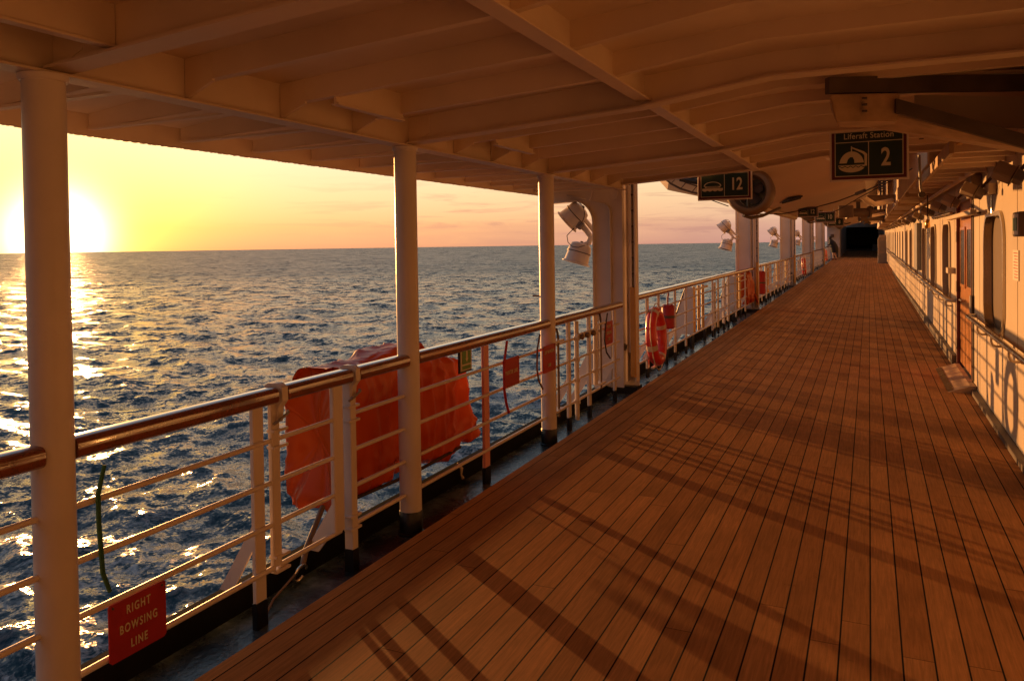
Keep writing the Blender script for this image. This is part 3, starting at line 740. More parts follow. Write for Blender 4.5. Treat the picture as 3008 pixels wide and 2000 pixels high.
MB().tube(cab, 0.005, 6).build('cable', DARK, t, 40)
fl_labels = ['second pair of floodlights against the sky, left of the broad mauve column', 'third pair of floodlights, between the second and third davit columns', 'fourth pair of floodlights, left of the fourth davit column', 'tiny farthest pair of floodlights seen past the fourth davit column']
for k in range(1, 5):
    c = copy_tree(t); dy = DAVY[k]-DAVY[0]-0.15
    c.location = Vector(t.location)+Vector((-0.02, dy, 0.04 if k == 1 else 0.02)); c['label'] = fl_labels[k-1]

# ------------------------------------------------------------------ lifeboats
def lifeboat(y0, y1, label, cx=-1.45, dz=0.0):
    t = thing('lifeboat', label, 'lifeboat', (cx, (y0+y1)/2, 2.2+dz), 'lifeboats stowed over the promenade')
    L = y1-y0; n = 46; m = 26
    mb = MB(); rows = []
    for i in range(n+1):
        s = i/n; y = y0+L*s
        # half beam, keel height
        b = 1.80*min(1, 0.62+0.38*min(1, s/0.22))*(1 if s < 0.72 else math.sqrt(max(0.0, 1-((s-0.72)/0.285)**2))+0.0)
        b = max(b, 0.05)
        kz = 2.20+0.36*max(0, 1-s/0.24)**1.5+0.9*max(0, (s-0.82)/0.18)**2
        row = []
        for j in range(m+1):
            q = j/m*2-1   # -1..1 port to starboard
            a = abs(q); sg = 1 if q >= 0 else -1
            if a < 0.55:
                w = a/0.55; x = b*0.80*w; z = kz+0.34*w**1.15*(0.6+0.4*min(1, s/0.3))
            else:
                w = (a-0.55)/0.45; x = b*(0.80+0.20*math.sin(w*math.pi/2)); z = kz+0.34*(0.6+0.4*min(1, s/0.3))+1.25*(1-math.cos(w*math.pi/2))*0.45+0.75*w
            row.append((cx+sg*x, y, z+dz))
        rows.append(row)
    r = mb.grid(rows)
    mb.bm.faces.new(r[0]); 
    hull = mb.build('hull', HULLP, t, 28)
    # enclosed top
    mb = MB(); rows2 = []
    for i in range(0, n+1, 2):
        s = i/n; e = rows[i][0]; f_ = rows[i][-1]; row = []
        hh = 0.75*math.sin(math.pi*min(1, max(0, s)))**0.4 if 0 < s < 1 else 0
        for j in range(13):
            a = math.pi*j/12
            row.append((cx+(f_[0]-cx)*0.98*math.cos(a), e[1], e[2]+0.01+hh*math.sin(a)))
        rows2.append(row)
    mb.grid(rows2); mb.build('canopy', HULLP, t, 35)
    # keel skid
    mb = MB(); pk = [(cx, y0+L*s, rows[int(s*n)][m//2][2]-0.03) for s in np.linspace(0.2, 0.9, 14)]
    mb.tube(pk, 0.045, 6); mb.build('keel', HULLP, t, 40)
    # nozzle, propeller, rudder
    nc = Vector((cx+0.08, y0+0.30, 2.315+dz))
    MB().rev([(0.275, -0.17), (0.295, -0.12), (0.30, -0.04), (0.285, 0.16), (0.24, 0.17), (0.185, 0.12), (0.18, 0.0), (0.185, -0.12), (0.215, -0.185), (0.25, -0.19)], nc, (0, 1, 0), 40, closed=True).build('propeller_nozzle', NOZ, t, 50)
    pr = MB(); pr.rev([(0, -0.10), (0.03, -0.08), (0.045, 0.0), (0.03, 0.1), (0, 0.12)], nc, (0, 1, 0), 14)
    for k in range(4):
        a = k*math.pi/2+0.5; 
        blade = [(0.03, -0.03), (0.08, -0.085), (0.14, -0.08), (0.17, 0.0), (0.14, 0.07), (0.08, 0.06), (0.03, 0.03)]
        vs = []
        for off in (-0.006, 0.006):
            for (rr_, w) in blade:
                vs.append((nc.x+rr_*math.cos(a)-w*math.sin(a)*0.8, nc.y+w*0.6+off, nc.z+rr_*math.sin(a)+w*math.cos(a)*0.8))
        nb = len(blade)
        pr._add(vs, [list(range(nb))[::-1], list(range(nb, 2*nb))]+[[i, (i+1) % nb, nb+(i+1) % nb, nb+i] for i in range(nb)])
    pr.build('propeller', DARK, t, 40)
    MB().rev([(0, 0.13), (0.184, 0.13), (0.184, 0.16), (0, 0.16)], nc, (0, 1, 0), 24).build('nozzle_dark_disc', BLACK, t)  # black disc added behind the propeller so the nozzle looks dark inside
    MB().box(nc.x-0.012, nc.x+0.012, nc.y-0.30, nc.y-0.18, nc.z-0.20, nc.z+0.22, 0.008).build('rudder', BLACK, t)
    MB().tube([(nc.x-0.08, nc.y-0.1, nc.z-0.30), (nc.x, nc.y, nc.z-0.33), (nc.x+0.10, nc.y+0.3, nc.z-0.30), (nc.x+0.2, nc.y+1.5, nc.z-0.16)], 0.022, 8).build('skeg', DARK, t, 40)
    # grab rail curved under the outboard bilge
    gp_ = [(-2.46, y0+0.10, 2.60), (-2.44, y0+0.12, 2.53), (-2.36, y0+0.15, 2.455), (-2.24, y0+0.17, 2.385), (-2.10, y0+0.19, 2.335), (-1.96, y0+0.2, 2.30), (-1.82, y0+0.2, 2.285)]
    gp_ = [(p[0]+(cx+1.45), p[1], p[2]+dz) for p in gp_]
    mb = MB(); mb.tube(gp_, 0.014, 8)
    for p in gp_[1:-1]:
        mb.tube([p, (p[0]+0.06, p[1]+0.06, p[2]+0.085)], 0.006, 6)
    mb.tube([(p[0]+0.06, p[1]+0.06, p[2]+0.08) for p in gp_[1:-1]], 0.008, 6)
    mb.build('grab_rail', DARK, t, 40)
    mb = MB(); mb.box(-0.20, 0.20, -0.42, 0.42, -0.012, 0.012, 0.004)
    for k in range(7): mb.box(-0.16, 0.16, -0.36+k*0.11, -0.32+k*0.11, -0.03, -0.012)
    o = mb.build('grille', BLACK, t); o.location = (0.42, 1.95-L/2, 0.085); o.rotation_euler = (R(-3), R(-13), R(25)); o.scale = (0.5, 0.5, 1)
    mb = MB(); mb.box(cx-0.85, cx-0.45, y0-0.02, y0+0.12, 2.50+dz, 2.56+dz, 0.01); mb.tube([(cx-0.75, y0-0.05, 2.50+dz), (cx-0.5, y0-0.02, 2.44+dz), (cx-0.42, y0+0.1, 2.50+dz)], 0.035, 8); mb.build('release_gear', BLACK, t, 40)
    return t
bl = ['nearest lifeboat, its stern nozzle and belly overhanging the promenade', 'second lifeboat hanging beyond the second davit column', 'third lifeboat hanging beyond the third davit column', 'farthest lifeboat high over the far promenade']
for k in range(4):
    lifeboat(DAVY[k]+1.0, DAVY[k+1]-0.9, bl[k], dz=zd(DAVY[k]+5)*0.9+(0.0 if k == 0 else 0.12))
# gripe wires
def wire(pts, label, r=0.009):
    return tag(MB().tube(pts, r, 6).build('gripe_wire', ROPE, None, 60), label, 'wire', 'gripe wires under the lifeboats')
wire([(-1.78, 14, 2.17), (-1.3, 13.5, 2.14), (-0.805, 13, 2.20), (-0.4, 12, 2.25), (-0.003, 11, 2.34), (0.427, 9.5, 2.46)], 'dark wire sagging under the belly of the nearest lifeboat')
wire([(-0.9, 17.5, 2.18), (-0.45, 14.5, 2.23), (-0.1, 12.5, 2.33), (0.3, 10.6, 2.44)], 'thinner dark wire just below the other, with two turnbuckles', 0.007)
MB_ = MB(); MB_.tube([(-0.15, 11.35, 2.31), (-0.05, 11.1, 2.335)], 0.024, 8)
tag(MB_.build('turnbuckle', DARK, None, 40), 'dark turnbuckle on the wire under the nearest lifeboat', 'turnbuckle')
tag(MB().tube([(-1.92, 10.2, 2.27), (-1.78, 10.2, 2.21), (-1.63, 10.2, 2.15)], 0.006, 6).build('gripe_wire', ROPE, None, 60), 'thin cord hanging between the grab rail and the boat nozzle', 'wire')

# ------------------------------------------------------------------ forward railings
def fwd_rail(y0, y1, label, posts, dz):
    t = railing(y0, y1, posts, label, dz=dz)
    return t
fwd_rail(9.2, 20.0, 'long railing from the nearest davit to the broad mauve column, lifebuoy on it', ((9.35, .03), (9.95, .045), (10.55, .03), (11.55, .035), (12.3, .03), (14.6, .03), (15.2, .04), (15.9, .035), (16.4, .05), (17.4, .04), (18.8, .04)), 0.035)
fwd_rail(20.45, 30.7, 'railing between the second and third davit columns', tuple((20.9+1.02*k, .04) for k in range(10)), 0.06)
fwd_rail(31.1, 41.3, 'railing between the third and fourth davit columns, lifebuoy near its start', tuple((31.6+1.02*k, .04) for k in range(10)), 0.10)
fwd_rail(41.7, 52.0, 'railing between the fourth and farthest davit columns', tuple((42.2+1.02*k, .04) for k in range(10)), 0.16)
fwd_rail(52.4, 63.0, 'far railing on which the dark clothed person leans', tuple((53+1.1*k, .04) for k in range(9)), 0.24)

# screens and gear behind the forward rail
def screen(y0, y1, label, kind='plate', z0=0.145, z1=0.93, x=-2.72, dz=0.0):
    t = thing('rail_screen', label, 'screen', (x, (y0+y1)/2, 0.0), 'painted panels standing behind the forward rail')
    if kind == 'plate':
        MB().prism([(-2.68, z0+dz), (-2.97, z0+dz), (-2.97, z0+0.30+dz), (-2.80, z1+dz), (-2.68, z1+dz)], 1, y0, y0+0.014).build('panel', PAINT, t)
        MB().tube([(-2.975, y0+0.005, z0+0.30+dz), (-2.805, y0+0.005, z1+dz)], 0.013, 6).build('edge_strip', BLACK, t)
        MB().box(-2.74, -2.70, y0+0.0145, y0+0.05, GZ+dz, z0+0.2+dz).build('painted_foot', BLACK, t)
        return t
    else:
        n = max(3, int((y1-y0)/0.30))
        for k in range(n):
            y = y0+(y1-y0)*(k+0.5)/n
            mb = MB(); mb.cyl((x, y, z0+dz), (x, y, z1+dz), 0.026, 12); mb.build('slat', YEL, t, 40)  # slat colour carries the wall's bounced light
        MB().box(x+0.05, x+0.06, y0, y1, z1-0.06+dz, z1-0.02+dz).build('top_strip', PAINT, t)
    for yf in (y0+0.04, y1-0.04): MB().box(x-0.02, x+0.02, yf-0.04, yf+0.04, GZ+dz, z0-0.001+dz).build('painted_foot', BLACK, t)
    return t
screen(11.3, 11.5, 'low mauve panel right behind the red canister', z1=0.55, dz=.01)
screen(13.05, 13.25, 'mauve panel with black slanting edge left of the yellow slats', dz=.01)
screen(13.15, 14.3, 'broad group of yellow vertical slats behind the forward rail', 'slats', dz=.01)
screen(17.45, 17.9, 'mauve panel between the marked posts and the narrow yellow slats', dz=.02)
screen(17.6, 18.7, 'narrow group of yellow vertical slats next to the orange bag', 'slats', dz=.02)
for i, (y, w) in enumerate(((21.7, 1.3), (24.6, 1.4), (27.6, 1.5))):
    screen(y, y+w, ['first mauve panel beyond the second davit column', 'second mauve panel beyond the second davit column', 'third mauve panel beyond the second davit column'][i], dz=.04)
for i, (y, w) in enumerate(((23.3, 0.9), (26.3, 0.9), (29.3, 0.9))):
    screen(y, y+w, ['first yellow slats beyond the second davit column', 'second yellow slats beyond the second davit column', 'third yellow slats just before the third davit column'][i], 'slats', dz=.05)
for i, y in enumerate((32.6, 37.5, 43.5, 48.0)):
    screen(y, y+1.6, ['mauve panel just past the third davit column', 'mauve panel past the second lifebuoy', 'mauve panel past the fourth davit column', 'mauve panel shortly before the farthest davit column'][i], dz=.1+.03*i)
# height marks posts
for i, y in enumerate((15.05, 16.05, 16.6)):
    t = thing('marked_post', ['first flat post with painted dark marks behind the rail', 'second flat post with painted dark marks behind the rail', 'third flat post with painted dark marks, beside the mauve panel'][i], 'marked post', (XR-0.05, y, 0), 'flat posts with painted marks')
    MB().box(XR-0.075, XR-0.05, y-0.09, y+0.09, 0.06, 0.93, 0.003).build('board', LAMPW, t)
    mb = MB()
    for k in range(8):
        z = 0.14+0.095*k; w = random.uniform(.03, .06)
        mb.box(XR-0.049, XR-0.0475, y-w, y-w+0.035, z, z+0.05); mb.box(XR-0.049, XR-0.0475, y+0.01, y+0.05, z+0.01, z+0.035)
    mb.build('painted_marks', DARK, t)
    MB().box(XR-0.07, XR-0.05, y-0.05, y+0.05, GZ, 0.055).build('painted_foot', BLACK, t)

# lifebuoys
def lifebuoy(y, z, label, dz=0, x=-2.545, R0=0.272, lean=0.16):
    t = thing('lifebuoy', label, 'lifebuoy', (x, y, z), 'lifebuoys hung on the rail')
    def P(a, rr=R0, off=0): 
        cy, cz = math.cos(a)*rr*1.0, math.sin(a)*rr*1.16
        return (x+off-lean*cz*0.4, y+cy, z+cz)
    MB().tube([P(a) for a in np.linspace(0, 2*math.pi, 48, endpoint=False)], 0.072, 18, closed=True, flat=1.0).build('ring', REDR, t, 60)
    for a0 in (0.35, 1.95, 3.5, 5.1):
        MB().tube([P(a0+d) for d in np.linspace(-0.1, 0.1, 5)], 0.0745, 18).build('reflective_band', TAPE, t, 50)
    pts = []
    for k in range(4):
        for s_ in range(8):
            a = 0.35+math.pi/2*k+math.pi/2*s_/8*1.0; pts.append(P(a, R0+0.085+0.02*math.sin(math.pi*s_/8), 0.02))
    MB().tube(pts, 0.007, 6, closed=True).build('grab_line', TAPE, t, 40)
    MB().box(x-0.05, x-0.02, y-0.12, y+0.12, z-R0*1.16-0.10, z-R0*1.16-0.075, 0.003).build('rest', PAINT, t)
    return t
lifebuoy(10.05, 0.47, 'nearest red lifebuoy with pale bands hanging on the forward rail')
lifebuoy(35.6, 0.60, 'distant red lifebuoy on the rail past the third davit column', R0=0.28)
lifebuoy(54.5, 0.72, 'small far red lifebuoy on the rail just left of the person', R0=0.28)
def canister(y, label, z=0.66, x=XR+0.05, h=0.34, r=0.09):
    t = thing('smoke_canister', label, 'canister', (x, y, z-h/2), 'red canisters on the rail')
    MB().rev([(0, -h/2), (r*.8, -h/2), (r, -h/2+0.02), (r, h/2-0.03), (r*.75, h/2), (0, h/2)], (x, y, z), (0, 0, 1), 20).build('body', REDP, t, 40)
    MB().tube([(x, y-0.02, z+h/2-.01), (x, y-0.02, z+h/2+0.08), (x, y+0.03, z+h/2+0.16)], 0.012, 8).build('handle', REDP, t, 40)
    MB().rev([(r*1.02, -0.02), (r*1.02, 0.02)], (x, y, z), (0, 0, 1), 20).build('strap', DARK, t)
    return t
canister(10.82, 'red canister hanging right of the nearest lifebuoy')
canister(21.1, 'red canister just beyond the second davit column', z=0.62, h=0.6, r=0.12)
# orange bag in front of the second davit
t = thing('orange_bag', 'orange fabric bag on the rail below the broad mauve davit column', 'bag', (-2.7, 19.3, 0.2))
cover(-2.95, -2.56, 18.85, 19.95, 0.98, 0.22, 9.1, wr=0.7).build('fabric_cover', FABRIC, t, 180)
MB().tube([(-2.5, 19.4, 0.42), (-2.48, 19.6, 0.26), (-2.5, 19.9, 0.20)], 0.03, 8).build('hem_cord', FABRIC, t, 40)

# small gear on the railing 6.5-8.6 : stand pipes and clamps
t = thing('ladder_rod', 'brown rod between two clamps on the railing just right of the slimmest pillar', 'rod', (XR+0.05, 6.62, 0.1), 'rods clamped to the railing')
def rod(t, y, z0, z1, x=XR+0.03):
    MB().cyl((x, y, z0), (x, y, z1), 0.012, 10).build('rod', BROWN, t, 40)
    MB().tube([(x, y, z1), (x, y-0.01, z1+0.04), (x, y-0.04, z1+0.09)], 0.012, 8).build('lever', DARK, t, 40)
    mb = MB(); mb.box(x-0.05, x+0.025, y-0.10, y+0.10, z1-0.035, z1-0.015, 0.003); mb.box(x-0.05, x+0.025, y-0.10, y+0.10, z0+0.05, z0+0.07, 0.003); mb.build('clamp', PAINT, t)
rod(t, 6.62, 0.12, 0.84)
t = thing('ladder_rod', 'brown rod between two clamps left of the small red plate', 'rod', (XR+0.05, 7.86, 0.1), 'rods clamped to the railing')
rod(t, 7.86, 0.16, 0.88)
for i, y in enumerate((7.15, 7.72)):
    t = thing('hinge_tube', ['lit slim hinge tube with collars near the slimmest pillar', 'second slim hinge tube with collars beside the brown rod'][i], 'tube', (XR+0.02, y, 0.0), 'slim hinge tubes on the railing')
    MB().cyl((XR+0.016, y, -0.02+0.25*i), (XR+0.016, y, 0.945), 0.022, 14).build('tube', PAINT, t, 40)
    for z in BARZ:
        if z > 0.25*i: MB().cyl((XR+0.016, y, z-0.02), (XR+0.016, y, z+0.02), 0.032, 14).build('collar', PAINT, t, 40)
t = thing('clamp_bracket', 'short bracket with three round knobs on the top bar right of the slimmest pillar', 'bracket', (XR, 7.3, 0.8))
MB().box(XR+0.02, XR+0.05, 7.12, 7.62, 0.765, 0.825, 0.008).build('bar', PAINT, t)
for y in (7.17, 7.33, 7.52): MB().rev([(0, 0.05), (0.026, 0.05), (0.03, 0.075), (0.02, 0.085), (0, 0.085)], (XR, y, 0.79), (1, 0, 0), 12).build('knob', BROWN, t, 40)

# ------------------------------------------------------------------ hanging signs
def green_sign(cx, y, ztop_, zbot, label, header, number, raft=False, w=0.56, dz=0, icon=True):
    t = thing('station_sign', label, 'sign', (cx, y, ztop_), 'green station signs hung across the promenade')
    x0, x1 = cx-w/2, cx+w/2
    MB().box(x0, x1, y-0.006, y+0.01, zbot, ztop_, 0.003).build('frame', LAMPW, t)
    MB().box(x0+0.016, x1-0.016, y-0.010, y-0.0065, zbot+0.016, ztop_-0.016).build('red_border', SIGNRED, t)
    a0, a1, b0, b1 = x0+0.038, x1-0.038, zbot+0.038, ztop_-0.038
    zh = zbot+0.038+(0.265 if header else 0.26)
    MB().box(a0, a1, y-0.0135, y-0.0105, b0, b1).build('green_field', GREENP, t)
    mb = MB(); e = 0.0055
    yy0, yy1 = y-0.0155, y-0.0138
    mb.box(a0, a1, yy0, yy1, b0, b0+e); mb.box(a0, a1, yy0, yy1, b1-e, b1); mb.box(a0, a0+e, yy0, yy1, b0+e, b1-e); mb.box(a1-e, a1, yy0, yy1, b0+e, b1-e)
    mb.box(a0+e, a1-e, yy0, yy1, zh-e, zh); mb.box(cx-e/2-0.0, cx+e/2, yy0, yy1, b0+e, zh-e)
    mb.build('pale_lines', LETTER, t)
    Mx = lambda px, pz: Matrix.Translation((px, y-0.0148, pz)) @ Matrix.Rotation(R(90), 4, 'X')
    if header: text_mesh(header, 0.062, LETTER, 'lettering', t, Mx(cx, zh+0.042), spacing=1.05, sx=0.9, bold=0.0006)
    text_mesh(number, 0.19, LETTER, 'lettering', t, Mx((cx+a1)/2, (b0+zh)/2), spacing=1.0, sx=0.72, bold=0.004)
    if icon:
        ix, iz = (a0+cx)/2, (b0+zh)/2
        def poly(pts, nm='symbol', mm=LETTER, o=0.0):
            MB().prism([(ix+p[0], iz+p[1]) for p in pts], 1, y-0.0155-o, y-0.0138-o).build(nm, mm, t)
        if raft:
            dome = [(0.088*math.cos(a), -0.045+0.105*math.sin(a)) for a in np.linspace(0.15, math.pi-0.15, 20)]
            poly(dome)
            poly([(-0.035, -0.03), (-0.025, 0.0), (-0.01, 0.015), (0.008, 0.015), (0.018, -0.005), (0.02, -0.035)], 'symbol_opening', GREENP, 0.002)
            low = [(0.095*math.cos(a), -0.052+0.05*math.sin(a)*1.0) for a in np.linspace(-0.05, -math.pi+0.05, 18)]
            poly([(0.095, -0.045)]+low+[(-0.095, -0.045)])
            wv = [(-0.095+0.19*i/24, -0.062+0.006*math.sin(i*1.3)) for i in range(25)]
            poly(wv+[(p[0], p[1]+0.006) for p in wv[::-1]], 'symbol_wave', GREENP, 0.002)
            poly([(0.0, 0.085), (0.006, 0.092), (0.088, 0.055), (0.11, 0.035), (0.108, -0.055), (0.092, -0.055), (0.09, 0.027), (0.075, 0.043)])
            poly([(-0.004, 0.06), (0.004, 0.06), (0.004, 0.1), (-0.004, 0.1)])
        else:
            def arc(r, k): return [(r*math.cos(a), -0.01+r*0.50*math.sin(a)) for a in np.linspace(k, math.pi-k, 20)]
            top = arc(0.098, 0.0); inn = arc(0.085, 0.0)
            poly(top+inn[::-1])
            poly([(-0.092, -0.012), (0.092, -0.012), (0.08, -0.03), (-0.08, -0.03)])
            wv = [(-0.115+0.23*i/30, -0.058-0.012*abs(math.sin(i*0.42))) for i in range(31)]
            poly([(-0.115, -0.035)]+wv+[(0.115, -0.035)])
            poly([(-0.07, -0.024), (0.07, -0.024), (0.066, -0.018), (-0.066, -0.018)], 'symbol_windows', GREENP, 0.002)
    mb = MB(); mb.box(x0+0.05, x0+0.07, y+0.011, y+0.02, zbot+0.05, ztop_+0.12); mb.box(x1-0.07, x1-0.05, y+0.011, y+0.02, zbot+0.05, ztop_+0.12); mb.build('hanger', PAINT, t)
    return t
green_sign(0.0, 6.6, 2.572, 2.152, 'green sign reading Liferaft Station 2 with raft symbol, under the davit arm', 'Liferaft Station', '2', raft=True, w=0.555)
green_sign(-1.475, 8.97, 2.60, 2.167, 'green lifeboat station sign with a big 12 hanging at the canopy edge', 'Lifeboat Station', '12', w=0.60)
for (cx_, y_, zc_, sc__, num_, lab_) in ((-1.0, 15.0, 2.215, 0.58, '12', 'small green sign showing 12 hung under the lifeboat belly'), (-0.95, 20.05, 2.25, 0.78, '10', 'small green sign showing 10 over the far promenade'), (-0.93, 26.0, 2.25, 0.80, '8', 'tiny dark green sign showing 8 farther along')):
    t = green_sign(cx_, y_, zc_, zc_-0.336, lab_, None, num_, w=0.60)
    t.scale = (sc__, sc__, sc__); t.location.z = zc_+0.168*sc__
# ------------------------------------------------------------------ stowed davit arm at top right
t = thing('raft_davit_arm', 'dark steel davit arm with bolted box stowed under the deckhead at top right', 'davit arm', (0.2, 4.9, 2.4))
def bar_quad(name, m, A, B, w, h):
    A, B = Vector(A), Vector(B); d = (B-A).normalized(); side = d.cross(Vector((0, 0, 1))).normalized()
    mb = MB(); v = []
    for p in (A, B):
        for (a, b_) in ((-w/2, -h/2), (w/2, -h/2), (w/2, h/2), (-w/2, h/2)): v.append(p+side*a+Vector((0, 0, 1))*b_)
    mb._add(v, [(0, 1, 2, 3), (7, 6, 5, 4), (0, 4, 5, 1), (1, 5, 6, 2), (2, 6, 7, 3), (3, 7, 4, 0)])
    return mb.build(name, m, t)
bar_quad('top_channel', DARK, (-0.205, 4.63, 2.548), (1.2, 5.42, 2.575), 0.05, 0.088)
bar_quad('top_flange', ROOFP, (0.165, 4.87, 2.605), (1.2, 5.46, 2.65), 0.07, 0.018)
mb = MB()
P8 = [(-0.195, 4.62, 2.50), (0.158, 4.78, 2.50), (0.158, 5.2, 2.50), (-0.21, 5.1, 2.50), (-0.165, 4.62, 2.352), (0.143, 4.76, 2.345), (0.15, 5.15, 2.36), (-0.16, 5.05, 2.37)]
mb._add(P8, [(0, 1, 5, 4), (1, 2, 6, 5), (2, 3, 7, 6), (3, 0, 4, 7), (4, 5, 6, 7), (0, 3, 2, 1)]); bmesh.ops.bevel(mb.bm, geom=mb.bm.edges[:], offset=0.008, segments=2, affect='EDGES')
mb.build('bolted_box', BOARD, t)
mb = MB()
for z in (2.47, 2.435, 2.40): mb.box(-0.03, -0.005, 4.655, 4.70, z-0.003, z+0.003)
for (x, y, z) in ((0.11, 5.06, 2.335), (0.28, 5.12, 2.29)): mb.box(x-0.012, x+0.012, y, y+0.008, z-0.012, z-0.006)
mb.build('bolts', DARK, t)
mb = MB()
v = [(-0.16, 4.72, 2.352), (0.15, 4.80, 2.375), (0.80, 4.98, 2.17), (1.2, 5.1, 2.05), (1.2, 5.9, 2.16), (0.30, 5.45, 2.375), (-0.17, 5.08, 2.405)]
nn = len(v); mb._add(v+[(a, b_, c+0.02) for a, b_, c in v], [list(range(nn)), list(range(nn, 2*nn))[::-1]]+[[i, (i+1) % nn, nn+(i+1) % nn, nn+i] for i in range(nn)])
mb.build('soffit_board', BOARD, t)
bar_quad('diagonal_channel', DARK, (0.135, 4.74, 2.425), (1.2, 5.05, 2.055), 0.03, 0.075)
bar_quad('inner_web', ROOFP, (0.25, 5.2, 2.46), (1.2, 5.5, 2.40), 0.02, 0.18)

# ------------------------------------------------------------------ deckhouse wall
wall = thing('deckhouse_wall', 'sunlit cream deckhouse wall with rounded windows along the right side', 'wall', (XW, 20, 0))
WZ0, WZ1 = 0.83, 1.90
wins = [(7.83, 9.03)]
yy = 12.70
wins += [(12.68, 13.86), (15.3, 16.45), (17.9, 19.05), (21.0, 22.15), (23.6, 24.75), (26.3, 27.45)]
yy = 29.6
while yy < 62: wins.append((yy, yy+1.15)); yy += 2.65
wins += [(0.4, 1.6), (3.4, 4.6)]
wins.sort()
def rrect(y0, y1, z0, z1, r=0.24, n=8, rz=None):
    rz = rz or r; pts = []
    for (cy, cz, a0) in ((y1-r, z1-rz, 0), (y0+r, z1-rz, 90), (y0+r, z0+rz, 180), (y1-r, z0+rz, 270)):
        for k in range(n+1):
            a = R(a0+90*k/n); pts.append((cy+r*math.cos(a), cz+rz*math.sin(a)))
    return pts
# wall plates built round the openings: panels between windows, above and below, corner fillets
mb = MB()
segs = []; y = -30.0
DOOR = (10.06, 11.72)
allo = sorted([(a, b, 'w') for a, b in wins]+[(DOOR[0], DOOR[1], 'd')])
def wq(y0, y1, z0, z1):
    if y1-y0 < 1e-4: return
    v = [(XW, y0, z0), (XW, y1, z0), (XW, y1, z1), (XW, y0, z1)]; mb._add(v, [(0, 1, 2, 3)])
for (a, b, k) in allo:
    wq(y, a, -0.1, 5.0)
    dzw = zd(a)
    if k == 'd': wq(a, b, 2.18, 5.0)
    else:
        z0, z1 = WZ0+dzw, WZ1+dzw
        wq(a, b, -0.1, z0); wq(a, b, z1, 5.0)
        pts = rrect(a, b, z0, z1); n = 9
        for ci, corner in enumerate(((b, z1), (a, z1), (a, z0), (b, z0))):
            arc = pts[ci*n:(ci+1)*n]
            vs = [mb.bm.verts.new((XW, *corner))]+[mb.bm.verts.new((XW, *p)) for p in arc]
            for i in range(1, len(vs)-1): mb.bm.faces.new((vs[0], vs[i], vs[i+1]))
        # reveal
        rows = mb.grid([[(XW, *p) for p in pts], [(XW+0.07, *p) for p in pts]], wrap=True)
    y = b
wq(y, 86, -0.1, 5.0)
bmesh.ops.remove_doubles(mb.bm, verts=mb.bm.verts[:], dist=0.0005)
mb.build('wall_plating', WALLP, wall)
for (a, b) in wins:
    dzw = zd(a); pts = rrect(a, b, WZ0+dzw, WZ1+dzw)
    w = MB().prism(pts, 0, XW+0.055, XW+0.065).build('window', GLASS, wall)
    if b < 30:
        po = rrect(a-0.035, b+0.035, WZ0-0.035+dzw, WZ1+0.035+dzw, 0.27)
        pi_ = rrect(a+0.004, b-0.004, WZ0+0.004+dzw, WZ1-0.004+dzw)
        m2 = MB()
        m2.grid([[(XW+0.001, *p) for p in po], [(XW-0.022, *p) for p in po], [(XW-0.022, *p) for p in pi_], [(XW+0.05, *p) for p in pi_]], wrap=True)
        f_ = m2.build('window_frame', CHROME if b < 10 else WALLP, w, 40); f_.location = (0, 0, 0)
# shallow weld seams / plates
mb = MB()
for y in (5.9, 7.2, 9.5, 12.1, 14.5, 17.2, 20.2, 22.9): mb.box(XW-0.003, XW+0.001, y, y+0.012, 0, 2.6)
mb.build('weld_seams', WALLP, wall)
mb = MB(); mb.box(XW-0.06, XW-0.002, -9, 9.9, 0.002, 0.05); mb.box(XW-0.06, XW-0.002, 11.9, 60, 0.004, 0.14); mb.build('base_strip', DARK, wall)
# door
t = thing('wooden_door', 'varnished wooden double door with two tall dark panes in the right wall', 'door', (XW, 10.9, 0))
MB().box(XW+0.02, XW+0.06, DOOR[0]+0.05, DOOR[1]-0.05, 0.09, 2.15).build('leaf', DOORW, t)
mb = MB()
for (a, b, z0, z1) in ((DOOR[0], DOOR[0]+0.05, 0, 2.18), (DOOR[1]-0.05, DOOR[1], 0, 2.18), (DOOR[0]+0.05, DOOR[1]-0.05, 2.14, 2.18)): mb.box(XW-0.02, XW+0.07, a, b, z0, z1, 0.004)
mb.build('door_frame', mat('dark_red_frame', (0.12, 0.02, 0.015), 0.35), t)
for (a, b) in ((10.30, 10.75), (11.02, 11.47)):
    p = MB().box(XW+0.012, XW+0.0195, a, b, 1.12, 1.80).build('pane', DGLASS, t)
    mb = MB(); e = 0.04
    for (c, d, z0, z1) in ((a-e, a, 1.08, 1.84), (b, b+e, 1.08, 1.84), (a, b, 1.80, 1.84), (a, b, 1.08, 1.12)): mb.box(XW+0.004, XW+0.0195, c, d, z0, z1, 0.003)
    f_ = mb.build('pane_frame', DOORW, p); f_.location = (0, 0, 0)
MB().tube([(XW+0.02, 10.98, 0.93), (XW-0.03, 10.98, 0.93), (XW-0.035, 11.16, 0.93)], 0.012, 8).build('handle', CHROME, t, 40)
for z in (0.25, 1.0, 1.65): MB().box(XW-0.026, XW-0.0205, DOOR[1]-0.09, DOOR[1]-0.01, z, z+0.14).build('hinge', DARK, t)
MB().box(XW-0.04, XW-0.021, DOOR[0]-0.08, DOOR[0]+0.0, 0.86, 1.06, 0.005).build('lock_box', GREYP, t)
MB().box(XW-0.012, XW-0.003, 10.0, 10.04, 0.1, 2.2).build('frame_shadow_strip', DARK, t)
